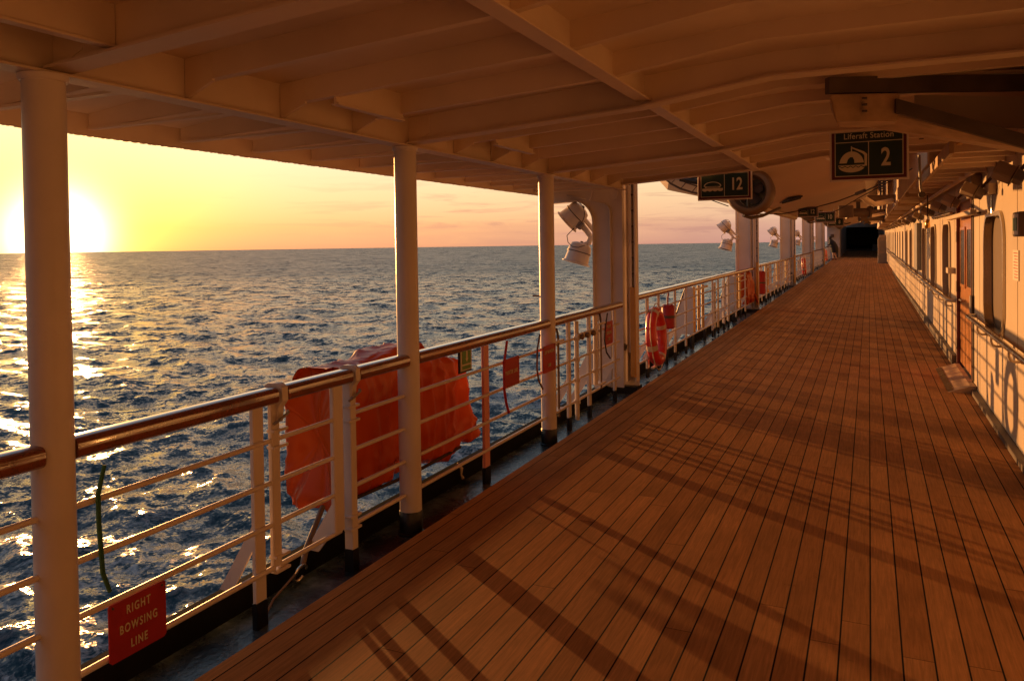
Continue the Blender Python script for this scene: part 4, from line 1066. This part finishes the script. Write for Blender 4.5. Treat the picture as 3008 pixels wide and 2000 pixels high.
# ramp
t = thing('door_ramp', 'low wooden ramp with metal edge at the foot of the wooden door', 'ramp', (0.9, 10.7, 0))
MB().prism([(0.78, 0.006), (1.05, 0.006), (1.05, 0.085), (1.0, 0.085)], 1, 9.75, 11.5).build('slope', BOARD, t)
mb = MB(); mb._add([(0.779, 9.8, 0.012), (0.84, 9.8, 0.034), (0.84, 11.45, 0.034), (0.779, 11.45, 0.012)], [(0, 1, 2, 3)]); mb.build('edge_strip', CHROME, t)
# cream bar on brackets above the door
t = thing('door_bar', 'narrow cream bar bracketed on the wall above the wooden door', 'light bar', (XW-0.1, 10.2, 2.0))
MB().box(XW-0.14, XW-0.08, 9.0, 11.6, 1.935, 1.985, 0.006).build('bar', WALLP, t)
MB().box(XW-0.08, XW, 11.3, 11.36, 1.95, 1.97).build('bracket', DARK, t)
MB().box(XW-0.08, XW, 9.4, 9.46, 1.95, 1.97).build('bracket', DARK, t)
t = thing('pipe_bar', 'thin horizontal pipe along the wall between the door and the second window', 'pipe', (XW-0.06, 13, 2.0))
MB().cyl((XW-0.06, 11.9, 2.04), (XW-0.06, 15.2, 2.06), 0.02, 12).build('pipe', CHROME, t, 40)
for y in (12.2, 14.9): MB().box(XW-0.06, XW, y, y+0.02, 2.03, 2.05).build('clip', DARK, t)
# wall handrail
def wall_rail(y0, y1, label, z=0.845):
    t = thing('wall_handrail', label, 'handrail', (XW-0.09, (y0+y1)/2, z), 'handrails along the deckhouse wall')
    ys = np.linspace(y0, y1, max(3, int((y1-y0)/3)))
    MB().tube([(XW, y0, z+zd(y0))]+[(XW-0.06, y0+.01, z+zd(y0)), (XW-0.09, y0+.06, z+zd(y0))]+[(XW-0.09, y, z+zd(y)) for y in ys[1:-1]]+[(XW-0.09, y1-.06, z+zd(y1)), (XW-0.06, y1-.01, z+zd(y1)), (XW, y1, z+zd(y1))], 0.024, 12).build('rail', CHROME if y0 < 10 else WALLP, t, 50)
    y = y0+0.45
    while y < y1-0.2:
        d = zd(y)
        MB().tube([(XW-0.09, y, z-0.02+d), (XW-0.09, y, z-0.06+d), (XW-0.075, y+0.02, z-0.095+d), (XW-0.04, y+0.05, z-0.11+d), (XW-0.002, y+0.07, z-0.11+d)], 0.011, 8).build('bracket', WALLP, t, 50)
        y += 0.95 if y0 < 10 else 1.2
    return t
wall_rail(-2.0, 9.78, 'round metal handrail on the wall nearest the viewer, ending before the door')
wall_rail(12.05, 58.0, 'long handrail on the wall running away beyond the wooden door')
# wall boxes
def wbox(name, y0, y1, z0, z1, d, m, label, cat, extra=None):
    t = thing(name, label, cat, (XW, (y0+y1)/2, z0))
    MB().box(XW-d, XW-0.001, y0, y1, z0, z1, 0.006).build('housing', m, t)
    if extra: extra(t)
    return t
wbox('box_sign', 6.2, 6.45, 1.705, 1.875, 0.14, BROWN, 'dark box sign standing out from the wall at the right edge', 'box sign',
     lambda t: (MB().box(XW-0.144, XW-0.141, 6.22, 6.43, 1.72, 1.86).build('sunlit_face', LAMPW, t), MB().box(XW-0.148, XW-0.1445, 6.25, 6.40, 1.745, 1.835).build('symbol', GREENB, t)))  # pale face paints the sunlit side, brown housing the shaded one
tnot = thing('wall_notice', 'narrow notice with red text on the wall under the dark box sign', 'notice', (XW, 7.25, 1.36))
MB().box(XW-0.008, XW-0.001, 7.12, 7.38, 1.36, 1.60).build('sheet', LAMPW, tnot)
mb = MB()
for k in range(9): mb.box(XW-0.0095, XW-0.0082, 7.15, 7.15+random.uniform(.12, .2), 1.38+k*0.024, 1.388+k*0.024)
mb.build('text_lines', REDP, tnot)
wbox('junction_box', 8.28, 8.62, 2.10, 2.20, 0.07, WALLP, 'small junction box high above the first window', 'box',
     lambda t: MB().cyl((XW-0.02, 8.45, 1.93), (XW-0.02, 8.45, 2.10), 0.008, 8).build('conduit', CHROME, t, 40))
wbox('wall_speaker', 9.3, 9.72, 2.12, 2.36, 0.10, BROWN, 'rounded brown box high on the wall beside the door', 'box')
wbox('door_box', 12.05, 12.35, 1.22, 1.30, 0.09, WALLP, 'little box on the wall just beyond the wooden door', 'box')
wbox('fire_cabinet', 19.4, 20.4, 1.0, 2.05, 0.10, mat('blue_grey_box', (0.2, 0.2, 0.21), 0.4), 'tall bluish cabinet on the wall past the third window', 'cabinet')
t = thing('hose_valve', 'brass lamp and chain hanging from the bracket in front of the second window', 'lamp', (0.86, 14.2, 1.8))
MB().tube([(0.86, 14.2, 2.4), (0.86, 14.2, 2.02)], 0.01, 8).build('hanger', DARK, t)
MB().rev([(0, 0.06), (0.02, 0.06), (0.035, 0.02), (0.04, -0.06), (0.02, -0.08), (0, -0.08)], (0.86, 14.2, 1.95), (0, 0, 1), 16).build('body', mat('brass', (0.8, 0.5, 0.15), 0.2, metal=1), t, 50)
MB().tube([(0.86, 14.2, 1.88), (0.82, 14.2, 1.84), (0.84, 14.2, 1.78), (0.88, 14.2, 1.80), (0.87, 14.2, 1.86)], 0.006, 6).build('ring', DARK, t, 40)

# ------------------------------------------------------------------ joisted strip above the wall, beyond the canopy
sp = thing('boat_deck_edge', 'row of joists and plating jutting from above the right wall under the boat deck', 'overhang', (0.8, 20, 2.6))
MB().box(0.56, XW-0.002, 8.9, 62, 2.66, 2.70).build('plating', ROOFP, sp)
MB().box(0.54, 0.558, 8.9, 62, 2.46, 2.75).build('edge_beam', ROOFP, sp)
y = 9.1; k = 0
while y < 62:
    MB().box(0.56, XW-0.002, y, y+0.06, 2.40 if k % 2 else 2.46, 2.655, 0.004).build('joist', ROOFP if k % 3 else BOARD, sp); y += 0.62 if y < 30 else 1.2; k += 1
for (a, b_, z) in ((0.95, 0.03, 2.37),):
    MB().cyl((a, 9.0, z), (a, 60, z+0.1), b_, 10).build('pipe', BROWN if b_ > .04 else ROOFP, sp, 40)
# low joists under the main canopy near the wall (y 6.5-8.8)
t = thing('cable_rack', 'ladder like rack of crosspieces below the deckhead by the right wall', 'cable rack', (0.8, 7.8, 2.35))
MB().box(0.55, 0.585, 6.7, 11.2, 2.335, 2.43, 0.004).build('side_rail', BOARD, t)
for y in (6.8, 7.25, 7.75, 8.3, 8.9, 9.5, 10.1, 10.7):
    MB().box(0.586, XW-0.004, y, y+0.05, 2.35, 2.425, 0.004).build('crosspiece', ROOFP, t)
    MB().box(0.586, XW-0.004, y+0.07, y+0.12, 2.43, 2.46, 0.003).build('crosspiece', BOARD, t)
MB().cyl((0.68, 6.75, 2.455), (0.68, 8.1, 2.455), 0.03, 12).build('red_pipe', PINK, t, 40)
MB().box(0.60, 0.64, 6.62, 6.75, 2.40, 2.52, 0.003).build('end_plate', YEL, t)

# floodlights along the wall
def wall_flood(y, i, parent_label, x=0.86, z=2.15):
    t = thing('wall_floodlight', parent_label, 'floodlight', (x, y, z), 'box floodlights along the deckhouse wall')
    M = Matrix.Translation((x, y, z)) @ Matrix.Rotation(R(-18), 4, 'X') @ Matrix.Rotation(R(28), 4, 'Y') @ Matrix.Scale(0.66, 4)
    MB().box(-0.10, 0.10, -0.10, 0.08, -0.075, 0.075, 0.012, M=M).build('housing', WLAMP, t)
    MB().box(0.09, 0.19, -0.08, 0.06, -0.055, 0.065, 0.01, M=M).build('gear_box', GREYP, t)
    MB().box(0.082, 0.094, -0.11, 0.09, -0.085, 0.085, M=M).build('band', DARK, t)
    MB().tube([(x+0.1, y+0.02, z+0.02), (x+0.19, y+0.03, z+0.12), (XW, y+0.03, z+0.14)], 0.014, 8).build('bracket', BROWN, t, 40)
    return t
fl = [6.37, 8.46, 10.6, 12.4, 14.6, 17.2, 20.0]
fln = ['largest box floodlight in the top right corner, tilted toward the deck', 'second box floodlight, lit orange, above the wooden door', 'third box floodlight beyond the wooden door', 'fourth box floodlight in the row above the wall', 'fifth box floodlight in the row above the wall', 'sixth box floodlight in the row above the wall', 'seventh box floodlight, last one clearly seen in the row']
for i, y in enumerate(fl): wall_flood(y, i, fln[i])
proto = wall_flood(23.0, 9, 'small far floodlight in the receding row above the wall')
proto['group'] = 'far floodlights above the wall'
y = 26.0
while y < 56:
    c = copy_tree(proto); c.location = Vector(proto.location)+Vector((0, y-23.0, zd(y)*0.8)); y += 3.1

# overhead clutter between the boats and the wall
def clutter(name, label, cat, builder):
    t = thing(name, label, cat, (0, 0, 0)); builder(t); return t
clutter('winch_box', 'brown square box hanging beside the small sign with 10', 'box', lambda t: MB().box(-0.66, -0.34, 20.2, 20.7, 2.24, 2.52, 0.01).build('housing', BROWN, t))
def drum(t, x, y, z, r, L):
    MB().rev([(0, -L/2), (r, -L/2), (r, -L/2+0.05), (r*0.7, -L/2+0.05), (r*0.7, L/2-0.05), (r, L/2-0.05), (r, L/2), (0, L/2)], (x, y, z), (1, 0.3, 0), 20).build('drum', BROWN, t, 40)
    MB().box(x-0.05, x+0.05, y, y+0.1, z, z+0.5).build('hanger', DARK, t)
clutter('winch', 'brown winch drum under the boat deck, right of the brown box', 'winch', lambda t: drum(t, -0.25, 22, 2.40, 0.16, 0.6))
clutter('winch', 'second winch drum farther along under the boat deck', 'winch', lambda t: drum(t, 0.1, 33, 2.55, 0.2, 0.9))
clutter('sheave_block', 'small dark pulley block hanging above the dark doorway', 'pulley', lambda t: drum(t, -0.1, 42, 2.62, 0.18, 0.3))
def truss(t, y, z):
    MB().box(-0.9, 0.55, y, y+0.12, z, z+0.14, 0.01).build('cross_beam', BROWN, t)
    MB().box(-0.9, -0.78, y, y+0.1, z+0.141, z+1.6).build('hanger', BROWN, t)
    MB().tube([(0.5, y+.05, z), (0.1, y-1.2, z-0.12), (-0.3, y-2.5, z+0.1)], 0.06, 8).build('brace', ROOFP, t, 40)
trl = ['brown cross beam carrying the boat deck beyond the nearest lifeboat', 'second brown cross beam under the boat deck', 'third brown cross beam under the boat deck', 'last brown cross beam before the dark doorway']
for k, y in enumerate((19.8, 30.6, 41.3, 52)):
    t = thing('cross_beam', trl[k], 'beam', (0, y, 2.6), 'cross beams under the boat deck'); truss(t, y, 2.55+zd(y))
t = thing('boat_deck', 'dark underside of the upper deck above the lifeboats', 'deck', (0, 35, 4.6))
MB().box(-1.2, 1.3, 8.9, 86, 4.6, 4.7).build('plating', ROOFP, t)
MB().box(0.56, 0.60, 8.9, 62, 2.76, 4.6).build('side_plating', ROOFP, t)
# hanging coil and rod under sign 2
t = thing('hanging_coil', 'dark spring coil hanging on wires below the liferaft sign', 'coil', (0.17, 10.4, 2.35))
MB().tube([(0.14+0.03*math.cos(a*2.2), 10.4, 2.46-a*0.012+0.02*math.sin(a*2.2)) for a in np.linspace(0, 14, 60)], 0.008, 6).build('coil', DARK, t, 40)
t = thing('hanging_rod', 'slim grey rod hanging right of the liferaft sign', 'rod', (0.45, 8.4, 2.3))
MB().tube([(0.44, 8.4, 2.5), (0.45, 8.4, 2.2), (0.46, 8.38, 2.12)], 0.012, 8).build('rod', GREYP, t, 40)
MB().rev([(0, -0.03), (0.03, -0.03), (0.03, 0.03), (0, 0.03)], (0.46, 8.38, 2.12), (0, 1, 0), 12).build('end_block', DARK, t, 40)

# ------------------------------------------------------------------ far end: bulkheads, dark doorway, locker, person
YB = 85.0; d = zd(YB)
t = thing('end_bulkhead', 'bulkhead closing the far promenade round a black doorway', 'bulkhead', (-0.8, YB, d))
mb = MB()
mb.box(-3.0, -2.37, YB, YB+0.2, d-0.2, 5); mb.box(0.83, 1.3, YB, YB+0.2, d-0.2, 5); mb.box(-2.37, 0.83, YB, YB+0.2, d+2.36, 5)
mb.build('plating', PAINT, t)
MB().box(-2.3, 0.83, YB+0.0, YB+0.1, d-0.1, d+0.18).build('sill', DARK, t)
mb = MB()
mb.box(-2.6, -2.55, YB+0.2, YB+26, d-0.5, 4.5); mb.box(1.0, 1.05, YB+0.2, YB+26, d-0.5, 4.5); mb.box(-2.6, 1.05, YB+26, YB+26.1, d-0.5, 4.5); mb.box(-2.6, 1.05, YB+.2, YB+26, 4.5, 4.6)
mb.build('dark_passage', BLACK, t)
MB().box(0.3, 0.8, YB-0.6, YB-0.1, d-0.05, d+0.65, 0.02).build('step_box', GREYP, t)
t = thing('side_bulkhead', 'mauve bulkhead with gear boxes behind the person at the far rail', 'bulkhead', (-2.6, 64, 0.3))
MB().box(-3.0, -2.1, 66.0, 66.2, 0.1, 5).build('plating', PAINT, t)
MB().box(-2.12, -2.06, 66.2, 84.9, 0.2, 5).build('side_plating', PAINT, t)
MB().box(-2.5, -2.2, 65.7, 65.99, 0.35, 1.15, 0.01).build('cabinet', DARK, t)
MB().box(-2.75, -2.5, 65.8, 65.99, 1.9, 2.15, 0.01).build('cabinet', BROWN, t)
MB().box(-3.0, -1.6, 63.0, 66.0, 2.75, 2.9).build('shelf', PAINT, t)
t = thing('deck_locker', 'tall narrow grey locker standing against the wall at the far end', 'locker', (0.8, 53, zd(53)))
dl = zd(53)
MB().box(0.50, 1.00, 53, 54.2, dl, dl+0.62, 0.01).build('base_box', GREYP, t)
MB().prism([(0.50, dl+0.621), (0.96, dl+0.621), (0.96, dl+1.75), (0.62, dl+1.75), (0.50, dl+1.5)], 1, 53.0, 53.9).build('body', mat('locker_paint', (0.34, 0.27, 0.22), 0.5), t)
MB().box(0.6, 0.9, 52.985, 52.999, dl+0.75, dl+1.4).build('door', GREYP, t)

# person leaning on the far rail
def person():
    py = 60.0; px = -2.33; z0 = zd(py)
    t = thing('person', 'person in dark clothes leaning forward on the far rail, looking out to sea', 'person', (px, py, z0))
    J = {}
    verts = []; edges = []; rad = []
    def V(p, r): verts.append((px+p[0], py+p[1], z0+p[2])); rad.append(r); return len(verts)-1
    # leaning toward -x (the rail)
    pel = V((0.06, 0, 0.88), 0.145); wst = V((0.02, 0, 1.05), 0.135); chest = V((-0.07, 0, 1.25), 0.155); nk0 = V((-0.14, 0, 1.40), 0.09); nk = V((-0.17, 0, 1.46), 0.07); hd0 = V((-0.19, 0, 1.52), 0.075); hd = V((-0.20, 0, 1.60), 0.092); ht = V((-0.20, 0, 1.66), 0.07)
    for a, b in ((pel, wst), (wst, chest), (chest, nk0), (nk0, nk), (nk, hd0), (hd0, hd), (hd, ht)): edges.append((a, b))
    for s in (-1, 1):
        sh = V((-0.12, s*0.17, 1.36), 0.065); el = V((-0.20, s*0.23, 1.12), 0.045); wr = V((-0.33, s*0.14, 1.04), 0.032); hn = V((-0.38, s*0.12, 1.045), 0.03)
        edges += [(nk0, sh), (sh, el), (el, wr), (wr, hn)]
        hp = V((0.07, s*0.09, 0.80), 0.10); kn = V((0.06+0.05*s, s*0.10, 0.46), 0.062); ank = V((0.12+0.1*s, s*0.10, 0.09), 0.04); toe = V((0.02+0.1*s, s*0.11, 0.035), 0.036)
        edges += [(pel, hp), (hp, kn), (kn, ank), (ank, toe)]
        for f_ in range(5):
            fb = V((-0.40, s*0.12+(f_-2)*0.018, 1.045), 0.010); ft = V((-0.45+abs(f_-2)*0.008, s*0.12+(f_-2)*0.02, 1.025), 0.007); edges += [(hn, fb), (fb, ft)]
    me = bpy.data.meshes.new('body'); me.from_pydata(verts, edges, [])
    o = bpy.data.objects.new('body', me); COL.objects.link(o)
    sk = o.modifiers.new('sk', 'SKIN'); 
    for i, r_ in enumerate(rad): me.skin_vertices[0].data[i].radius = (r_, r_)
    me.skin_vertices[0].data[0].use_root = True
    sb = o.modifiers.new('sub', 'SUBSURF'); sb.levels = 1; sb.render_levels = 1
    dg = bpy.context.evaluated_depsgraph_get(); m2 = bpy.data.meshes.new_from_object(o.evaluated_get(dg))
    o.modifiers.clear(); o.data = m2; bpy.data.meshes.remove(me); m2.name = 'body'; m2.materials.clear(); m2.materials.append(SKIN)
    o.parent = t; o.location = -t.location
    m2.polygons.foreach_set('use_smooth', [True]*len(m2.polygons))
    # coat over torso down to the knee
    mb = MB(); P = []
    for (cx, cz, rx, ry) in ((0.10, 0.52, 0.21, 0.26), (0.09, 0.75, 0.22, 0.27), (0.07, 0.92, 0.22, 0.26), (0.02, 1.08, 0.21, 0.24), (-0.06, 1.26, 0.20, 0.26), (-0.12, 1.38, 0.13, 0.20), (-0.15, 1.47, 0.085, 0.09)):
        P.append([(px+cx+rx*1.15*math.cos(a), py+ry*1.15*math.sin(a), z0+cz) for a in np.linspace(0, 2*math.pi, 24, endpoint=False)])
    rows = mb.grid(P, wrap=True); mb.build('coat', CLOTH, t, 60)
    for s in (-1, 1):
        MB().tube([(px-0.12, py+s*0.17, z0+1.36), (px-0.20, py+s*0.235, z0+1.12), (px-0.32, py+s*0.15, z0+1.05)], [0.075, 0.06, 0.045], 12).build('sleeve', CLOTH, t, 50)
        MB().tube([(px+0.14+0.1*s, py+s*0.10, z0+0.05), (px+0.08+0.1*s, py+s*0.105, z0+0.05), (px-0.01+0.1*s, py+s*0.11, z0+0.035)], [0.045, 0.055, 0.038], 10).build('shoe', SHOE, t, 50)
    MB().rev([(0, 0.115), (0.06, 0.10), (0.10, 0.05), (0.108, 0.0), (0.10, -0.06), (0.085, -0.13), (0.05, -0.15), (0, -0.15)], (px-0.185, py, z0+1.585), (0.15, 0, 1), 18).build('hair', HAIR, t, 60)
    mb = MB(); mb.rev([(0, 0.03), (0.012, 0.02), (0.018, -0.01), (0, -0.02)], (px-0.295, py, z0+1.585), (-.3, 0, 1), 8); mb.build('nose', SKIN, t, 60)
    return t
person()

# ------------------------------------------------------------------ enclosure behind the camera is open deck: add the aft rail end only by sky
# ------------------------------------------------------------------ world
w = bpy.data.worlds.new('World'); sc.world = w; w.use_nodes = True
nt = w.node_tree; nt.nodes.clear()
out = nt.nodes.new('ShaderNodeOutputWorld'); bg = nt.nodes.new('ShaderNodeBackground')
nt.links.new(bg.outputs[0], out.inputs[0])
tc = nt.nodes.new('ShaderNodeTexCoord')
sky = nt.nodes.new('ShaderNodeTexSky'); sky.sky_type = 'NISHITA'; sky.sun_disc = False
sky.sun_elevation = SUN_EL; sky.sun_rotation = SUN_AZ; sky.altitude = 10; sky.air_density = 1.2; sky.dust_density = 2.0; sky.ozone_density = 1.0
sd = Vector((math.sin(SUN_AZ)*math.cos(SUN_EL), math.cos(SUN_AZ)*math.cos(SUN_EL), math.sin(SUN_EL)))
nrm = N(nt, 'ShaderNodeVectorMath', operation='NORMALIZE'); nt.links.new(tc.outputs['Generated'], nrm.inputs[0])
dv = nrm.outputs[0]
sep = N(nt, 'ShaderNodeSeparateXYZ'); nt.links.new(dv, sep.inputs[0])
def MR(v, a, b, c=0.0, d_=1.0, smooth=False):
    n = N(nt, 'ShaderNodeMapRange'); n.inputs['From Min'].default_value = a; n.inputs['From Max'].default_value = b; n.inputs['To Min'].default_value = c; n.inputs['To Max'].default_value = d_
    if smooth: n.interpolation_type = 'SMOOTHSTEP'
    nt.links.new(v, n.inputs['Value']); return n.outputs['Result']
elev = math_n(nt, 'POWER', math_n(nt, 'MAXIMUM', sep.outputs['Z'], 0.0), 0.5)    # sqrt of sin(elevation)
# sunward and far side gradients over sqrt(sin(elevation))
rs = ramp(nt, [(0.0, (0.90, 0.40, 0.19)), (0.16, (0.94, 0.49, 0.23)), (0.26, (0.95, 0.66, 0.38)), (0.36, (0.94, 0.78, 0.55)), (0.41, (0.80, 0.70, 0.55)), (0.49, (0.36, 0.37, 0.38)), (0.68, (0.17, 0.24, 0.31)), (1.0, (0.08, 0.13, 0.19))])
ra = ramp(nt, [(0.0, (0.23, 0.14, 0.155)), (0.2, (0.28, 0.18, 0.20)), (0.4, (0.24, 0.18, 0.22)), (0.65, (0.13, 0.15, 0.21)), (1.0, (0.08, 0.12, 0.17))])
rm_ = ramp(nt, [(0.0, (0.60, 0.31, 0.25)), (0.14, (0.70, 0.40, 0.29)), (0.25, (0.86, 0.58, 0.35)), (0.37, (0.88, 0.70, 0.44)), (0.45, (0.44, 0.44, 0.40)), (0.56, (0.17, 0.26, 0.33)), (0.75, (0.12, 0.19, 0.27)), (1.0, (0.08, 0.12, 0.18))])
for r_ in (rs, ra, rm_): nt.links.new(elev, r_.inputs['Fac'])
hx = N(nt, 'ShaderNodeVectorMath', operation='MULTIPLY'); nt.links.new(dv, hx.inputs[0]); hx.inputs[1].default_value = (1, 1, 0)
hn_ = N(nt, 'ShaderNodeVectorMath', operation='NORMALIZE'); nt.links.new(hx.outputs[0], hn_.inputs[0])
dt = N(nt, 'ShaderNodeVectorMath', operation='DOT_PRODUCT'); nt.links.new(hn_.outputs[0], dt.inputs[0]); dt.inputs[1].default_value = (math.sin(SUN_AZ), math.cos(SUN_AZ), 0)
az = dt.outputs['Value']
f1 = MR(az, 0.62, 0.97, smooth=True); f2 = MR(az, 0.15, 0.66, smooth=True)
m1 = N(nt, 'ShaderNodeMix', data_type='RGBA'); nt.links.new(f2, m1.inputs['Factor']); nt.links.new(ra.outputs[0], m1.inputs['A']); nt.links.new(rm_.outputs[0], m1.inputs['B'])
m2 = N(nt, 'ShaderNodeMix', data_type='RGBA'); nt.links.new(f1, m2.inputs['Factor']); nt.links.new(m1.outputs['Result'], m2.inputs['A']); nt.links.new(rs.outputs[0], m2.inputs['B'])
col = m2.outputs['Result']
# thin cloud banks near the horizon
mp = N(nt, 'ShaderNodeMapping'); mp.inputs['Scale'].default_value = (5, 5, 55); nt.links.new(dv, mp.inputs['Vector'])
cn = N(nt, 'ShaderNodeTexNoise'); cn.inputs['Scale'].default_value = 1.6; cn.inputs['Detail'].default_value = 9; cn.inputs['Roughness'].default_value = 0.6; cn.inputs['Distortion'].default_value = 0.4
nt.links.new(mp.outputs[0], cn.inputs['Vector'])
cm = MR(cn.outputs['Fac'], 0.5, 0.66, smooth=True)
band = math_n(nt, 'MULTIPLY', MR(sep.outputs['Z'], 0.0, 0.012, smooth=True), MR(sep.outputs['Z'], 0.05, 0.11, 1, 0, smooth=True))
side = MR(az, 0.99, 0.86, 0.15, 1.0)
cf = math_n(nt, 'MULTIPLY', math_n(nt, 'MULTIPLY', cm, band), math_n(nt, 'MULTIPLY', side, 0.6))
# low haze bank
hz = math_n(nt, 'MULTIPLY', MR(cn.outputs['Fac'], 0.36, 0.6, 0.3, 1.0), MR(sep.outputs['Z'], 0.022, 0.032, 1, 0, smooth=True))
cf = math_n(nt, 'MAXIMUM', cf, math_n(nt, 'MULTIPLY', math_n(nt, 'MULTIPLY', hz, side), 0.35))
mc = N(nt, 'ShaderNodeMix', data_type='RGBA'); nt.links.new(cf, mc.inputs['Factor']); nt.links.new(col, mc.inputs['A']); mc.inputs['B'].default_value = (0.46, 0.23, 0.20, 1)
col = mc.outputs['Result']
# glow around the sun
sdn = N(nt, 'ShaderNodeVectorMath', operation='DOT_PRODUCT'); nt.links.new(dv, sdn.inputs[0]); sdn.inputs[1].default_value = Vector((math.sin(R(-55.0)), math.cos(R(-55.0)), math.sin(R(1.0)))).normalized()
sdp = math_n(nt, 'MAXIMUM', sdn.outputs['Value'], 0.0)
def glow(p, amp, c):
    g_ = math_n(nt, 'MULTIPLY', math_n(nt, 'POWER', sdp, p), amp)
    v = N(nt, 'ShaderNodeVectorMath', operation='SCALE'); v.inputs[0].default_value = c; nt.links.new(g_, v.inputs['Scale']); return v.outputs[0]
def vadd(a, b):
    n = N(nt, 'ShaderNodeVectorMath', operation='ADD'); nt.links.new(a, n.inputs[0]); nt.links.new(b, n.inputs[1]); return n.outputs[0]
tg = N(nt, 'ShaderNodeCombineXYZ'); tg.inputs[0].default_value = 1.0
nt.links.new(math_n(nt, 'SUBTRACT', 1.0, math_n(nt, 'MULTIPLY', math_n(nt, 'POWER', sdp, 60.0), 0.06)), tg.inputs[1])
nt.links.new(math_n(nt, 'SUBTRACT', 1.0, math_n(nt, 'MULTIPLY', math_n(nt, 'POWER', sdp, 110.0), 0.4)), tg.inputs[2])
tm = N(nt, 'ShaderNodeVectorMath', operation='MULTIPLY'); nt.links.new(col, tm.inputs[0]); nt.links.new(tg.outputs[0], tm.inputs[1]); col = tm.outputs[0]
tot = vadd(col, glow(14, 0.03, (1.0, 0.55, 0.18)))
tot = vadd(tot, glow(110, 0.36, (1.0, 0.82, 0.04)))
tot = vadd(tot, glow(300, 0.9, (1.0, 0.85, 0.15)))
tot = vadd(tot, glow(1300, 5.0, (1.0, 0.88, 0.6)))
ns = N(nt, 'ShaderNodeVectorMath', operation='SCALE'); nt.links.new(sky.outputs[0], ns.inputs[0]); ns.inputs['Scale'].default_value = 0.05
tot = vadd(tot, ns.outputs[0])
# keep the part below the horizon dark sea coloured
below = MR(sep.outputs['Z'], -0.02, -0.004)
mb_ = N(nt, 'ShaderNodeMix', data_type='RGBA'); nt.links.new(below, mb_.inputs['Factor']); mb_.inputs['A'].default_value = (0.03, 0.04, 0.05, 1); nt.links.new(tot, mb_.inputs['B'])
nt.links.new(mb_.outputs['Result'], bg.inputs['Color']); bg.inputs['Strength'].default_value = 0.85

# sun
sl = bpy.data.lights.new('sun', 'SUN'); sl.energy = 5.0; sl.angle = R(0.5); sl.color = (1.0, 0.43, 0.12)
so = bpy.data.objects.new('sun', sl); COL.objects.link(so)
so.rotation_euler = sd.to_track_quat('Z', 'Y').to_euler()

# ------------------------------------------------------------------ camera
cam = bpy.data.cameras.new('camera'); co = bpy.data.objects.new('camera', cam); COL.objects.link(co); sc.camera = co
yaw, pit, rol = R(24.68), R(1.10), 0.0144
f0 = Vector((-math.sin(yaw), math.cos(yaw), 0)); r0 = Vector((math.cos(yaw), math.sin(yaw), 0)); u0 = Vector((0, 0, 1))
f_ = math.cos(pit)*f0-math.sin(pit)*u0; u_ = math.cos(pit)*u0+math.sin(pit)*f0
r_ = math.cos(rol)*r0-math.sin(rol)*u_; u2 = math.cos(rol)*u_+math.sin(rol)*r0
Mc = Matrix((( r_.x, u2.x, -f_.x, 0), (r_.y, u2.y, -f_.y, 0), (r_.z, u2.z, -f_.z, 1.70), (0, 0, 0, 1)))
co.matrix_world = Mc
cam.sensor_width = 36; cam.lens = 36*1790/2358; cam.shift_y = -(784-598)/2358
cam.clip_start = 0.05; cam.clip_end = 20000
sc.view_settings.view_transform = 'Standard'; sc.view_settings.look = 'None'; sc.view_settings.exposure = 0.28; sc.view_settings.gamma = 1
sc.cycles.max_bounces = 8; sc.cycles.diffuse_bounces = 6; sc.cycles.glossy_bounces = 4
sc.cycles.sample_clamp_indirect = 6.0
sc.cycles.use_denoising = True
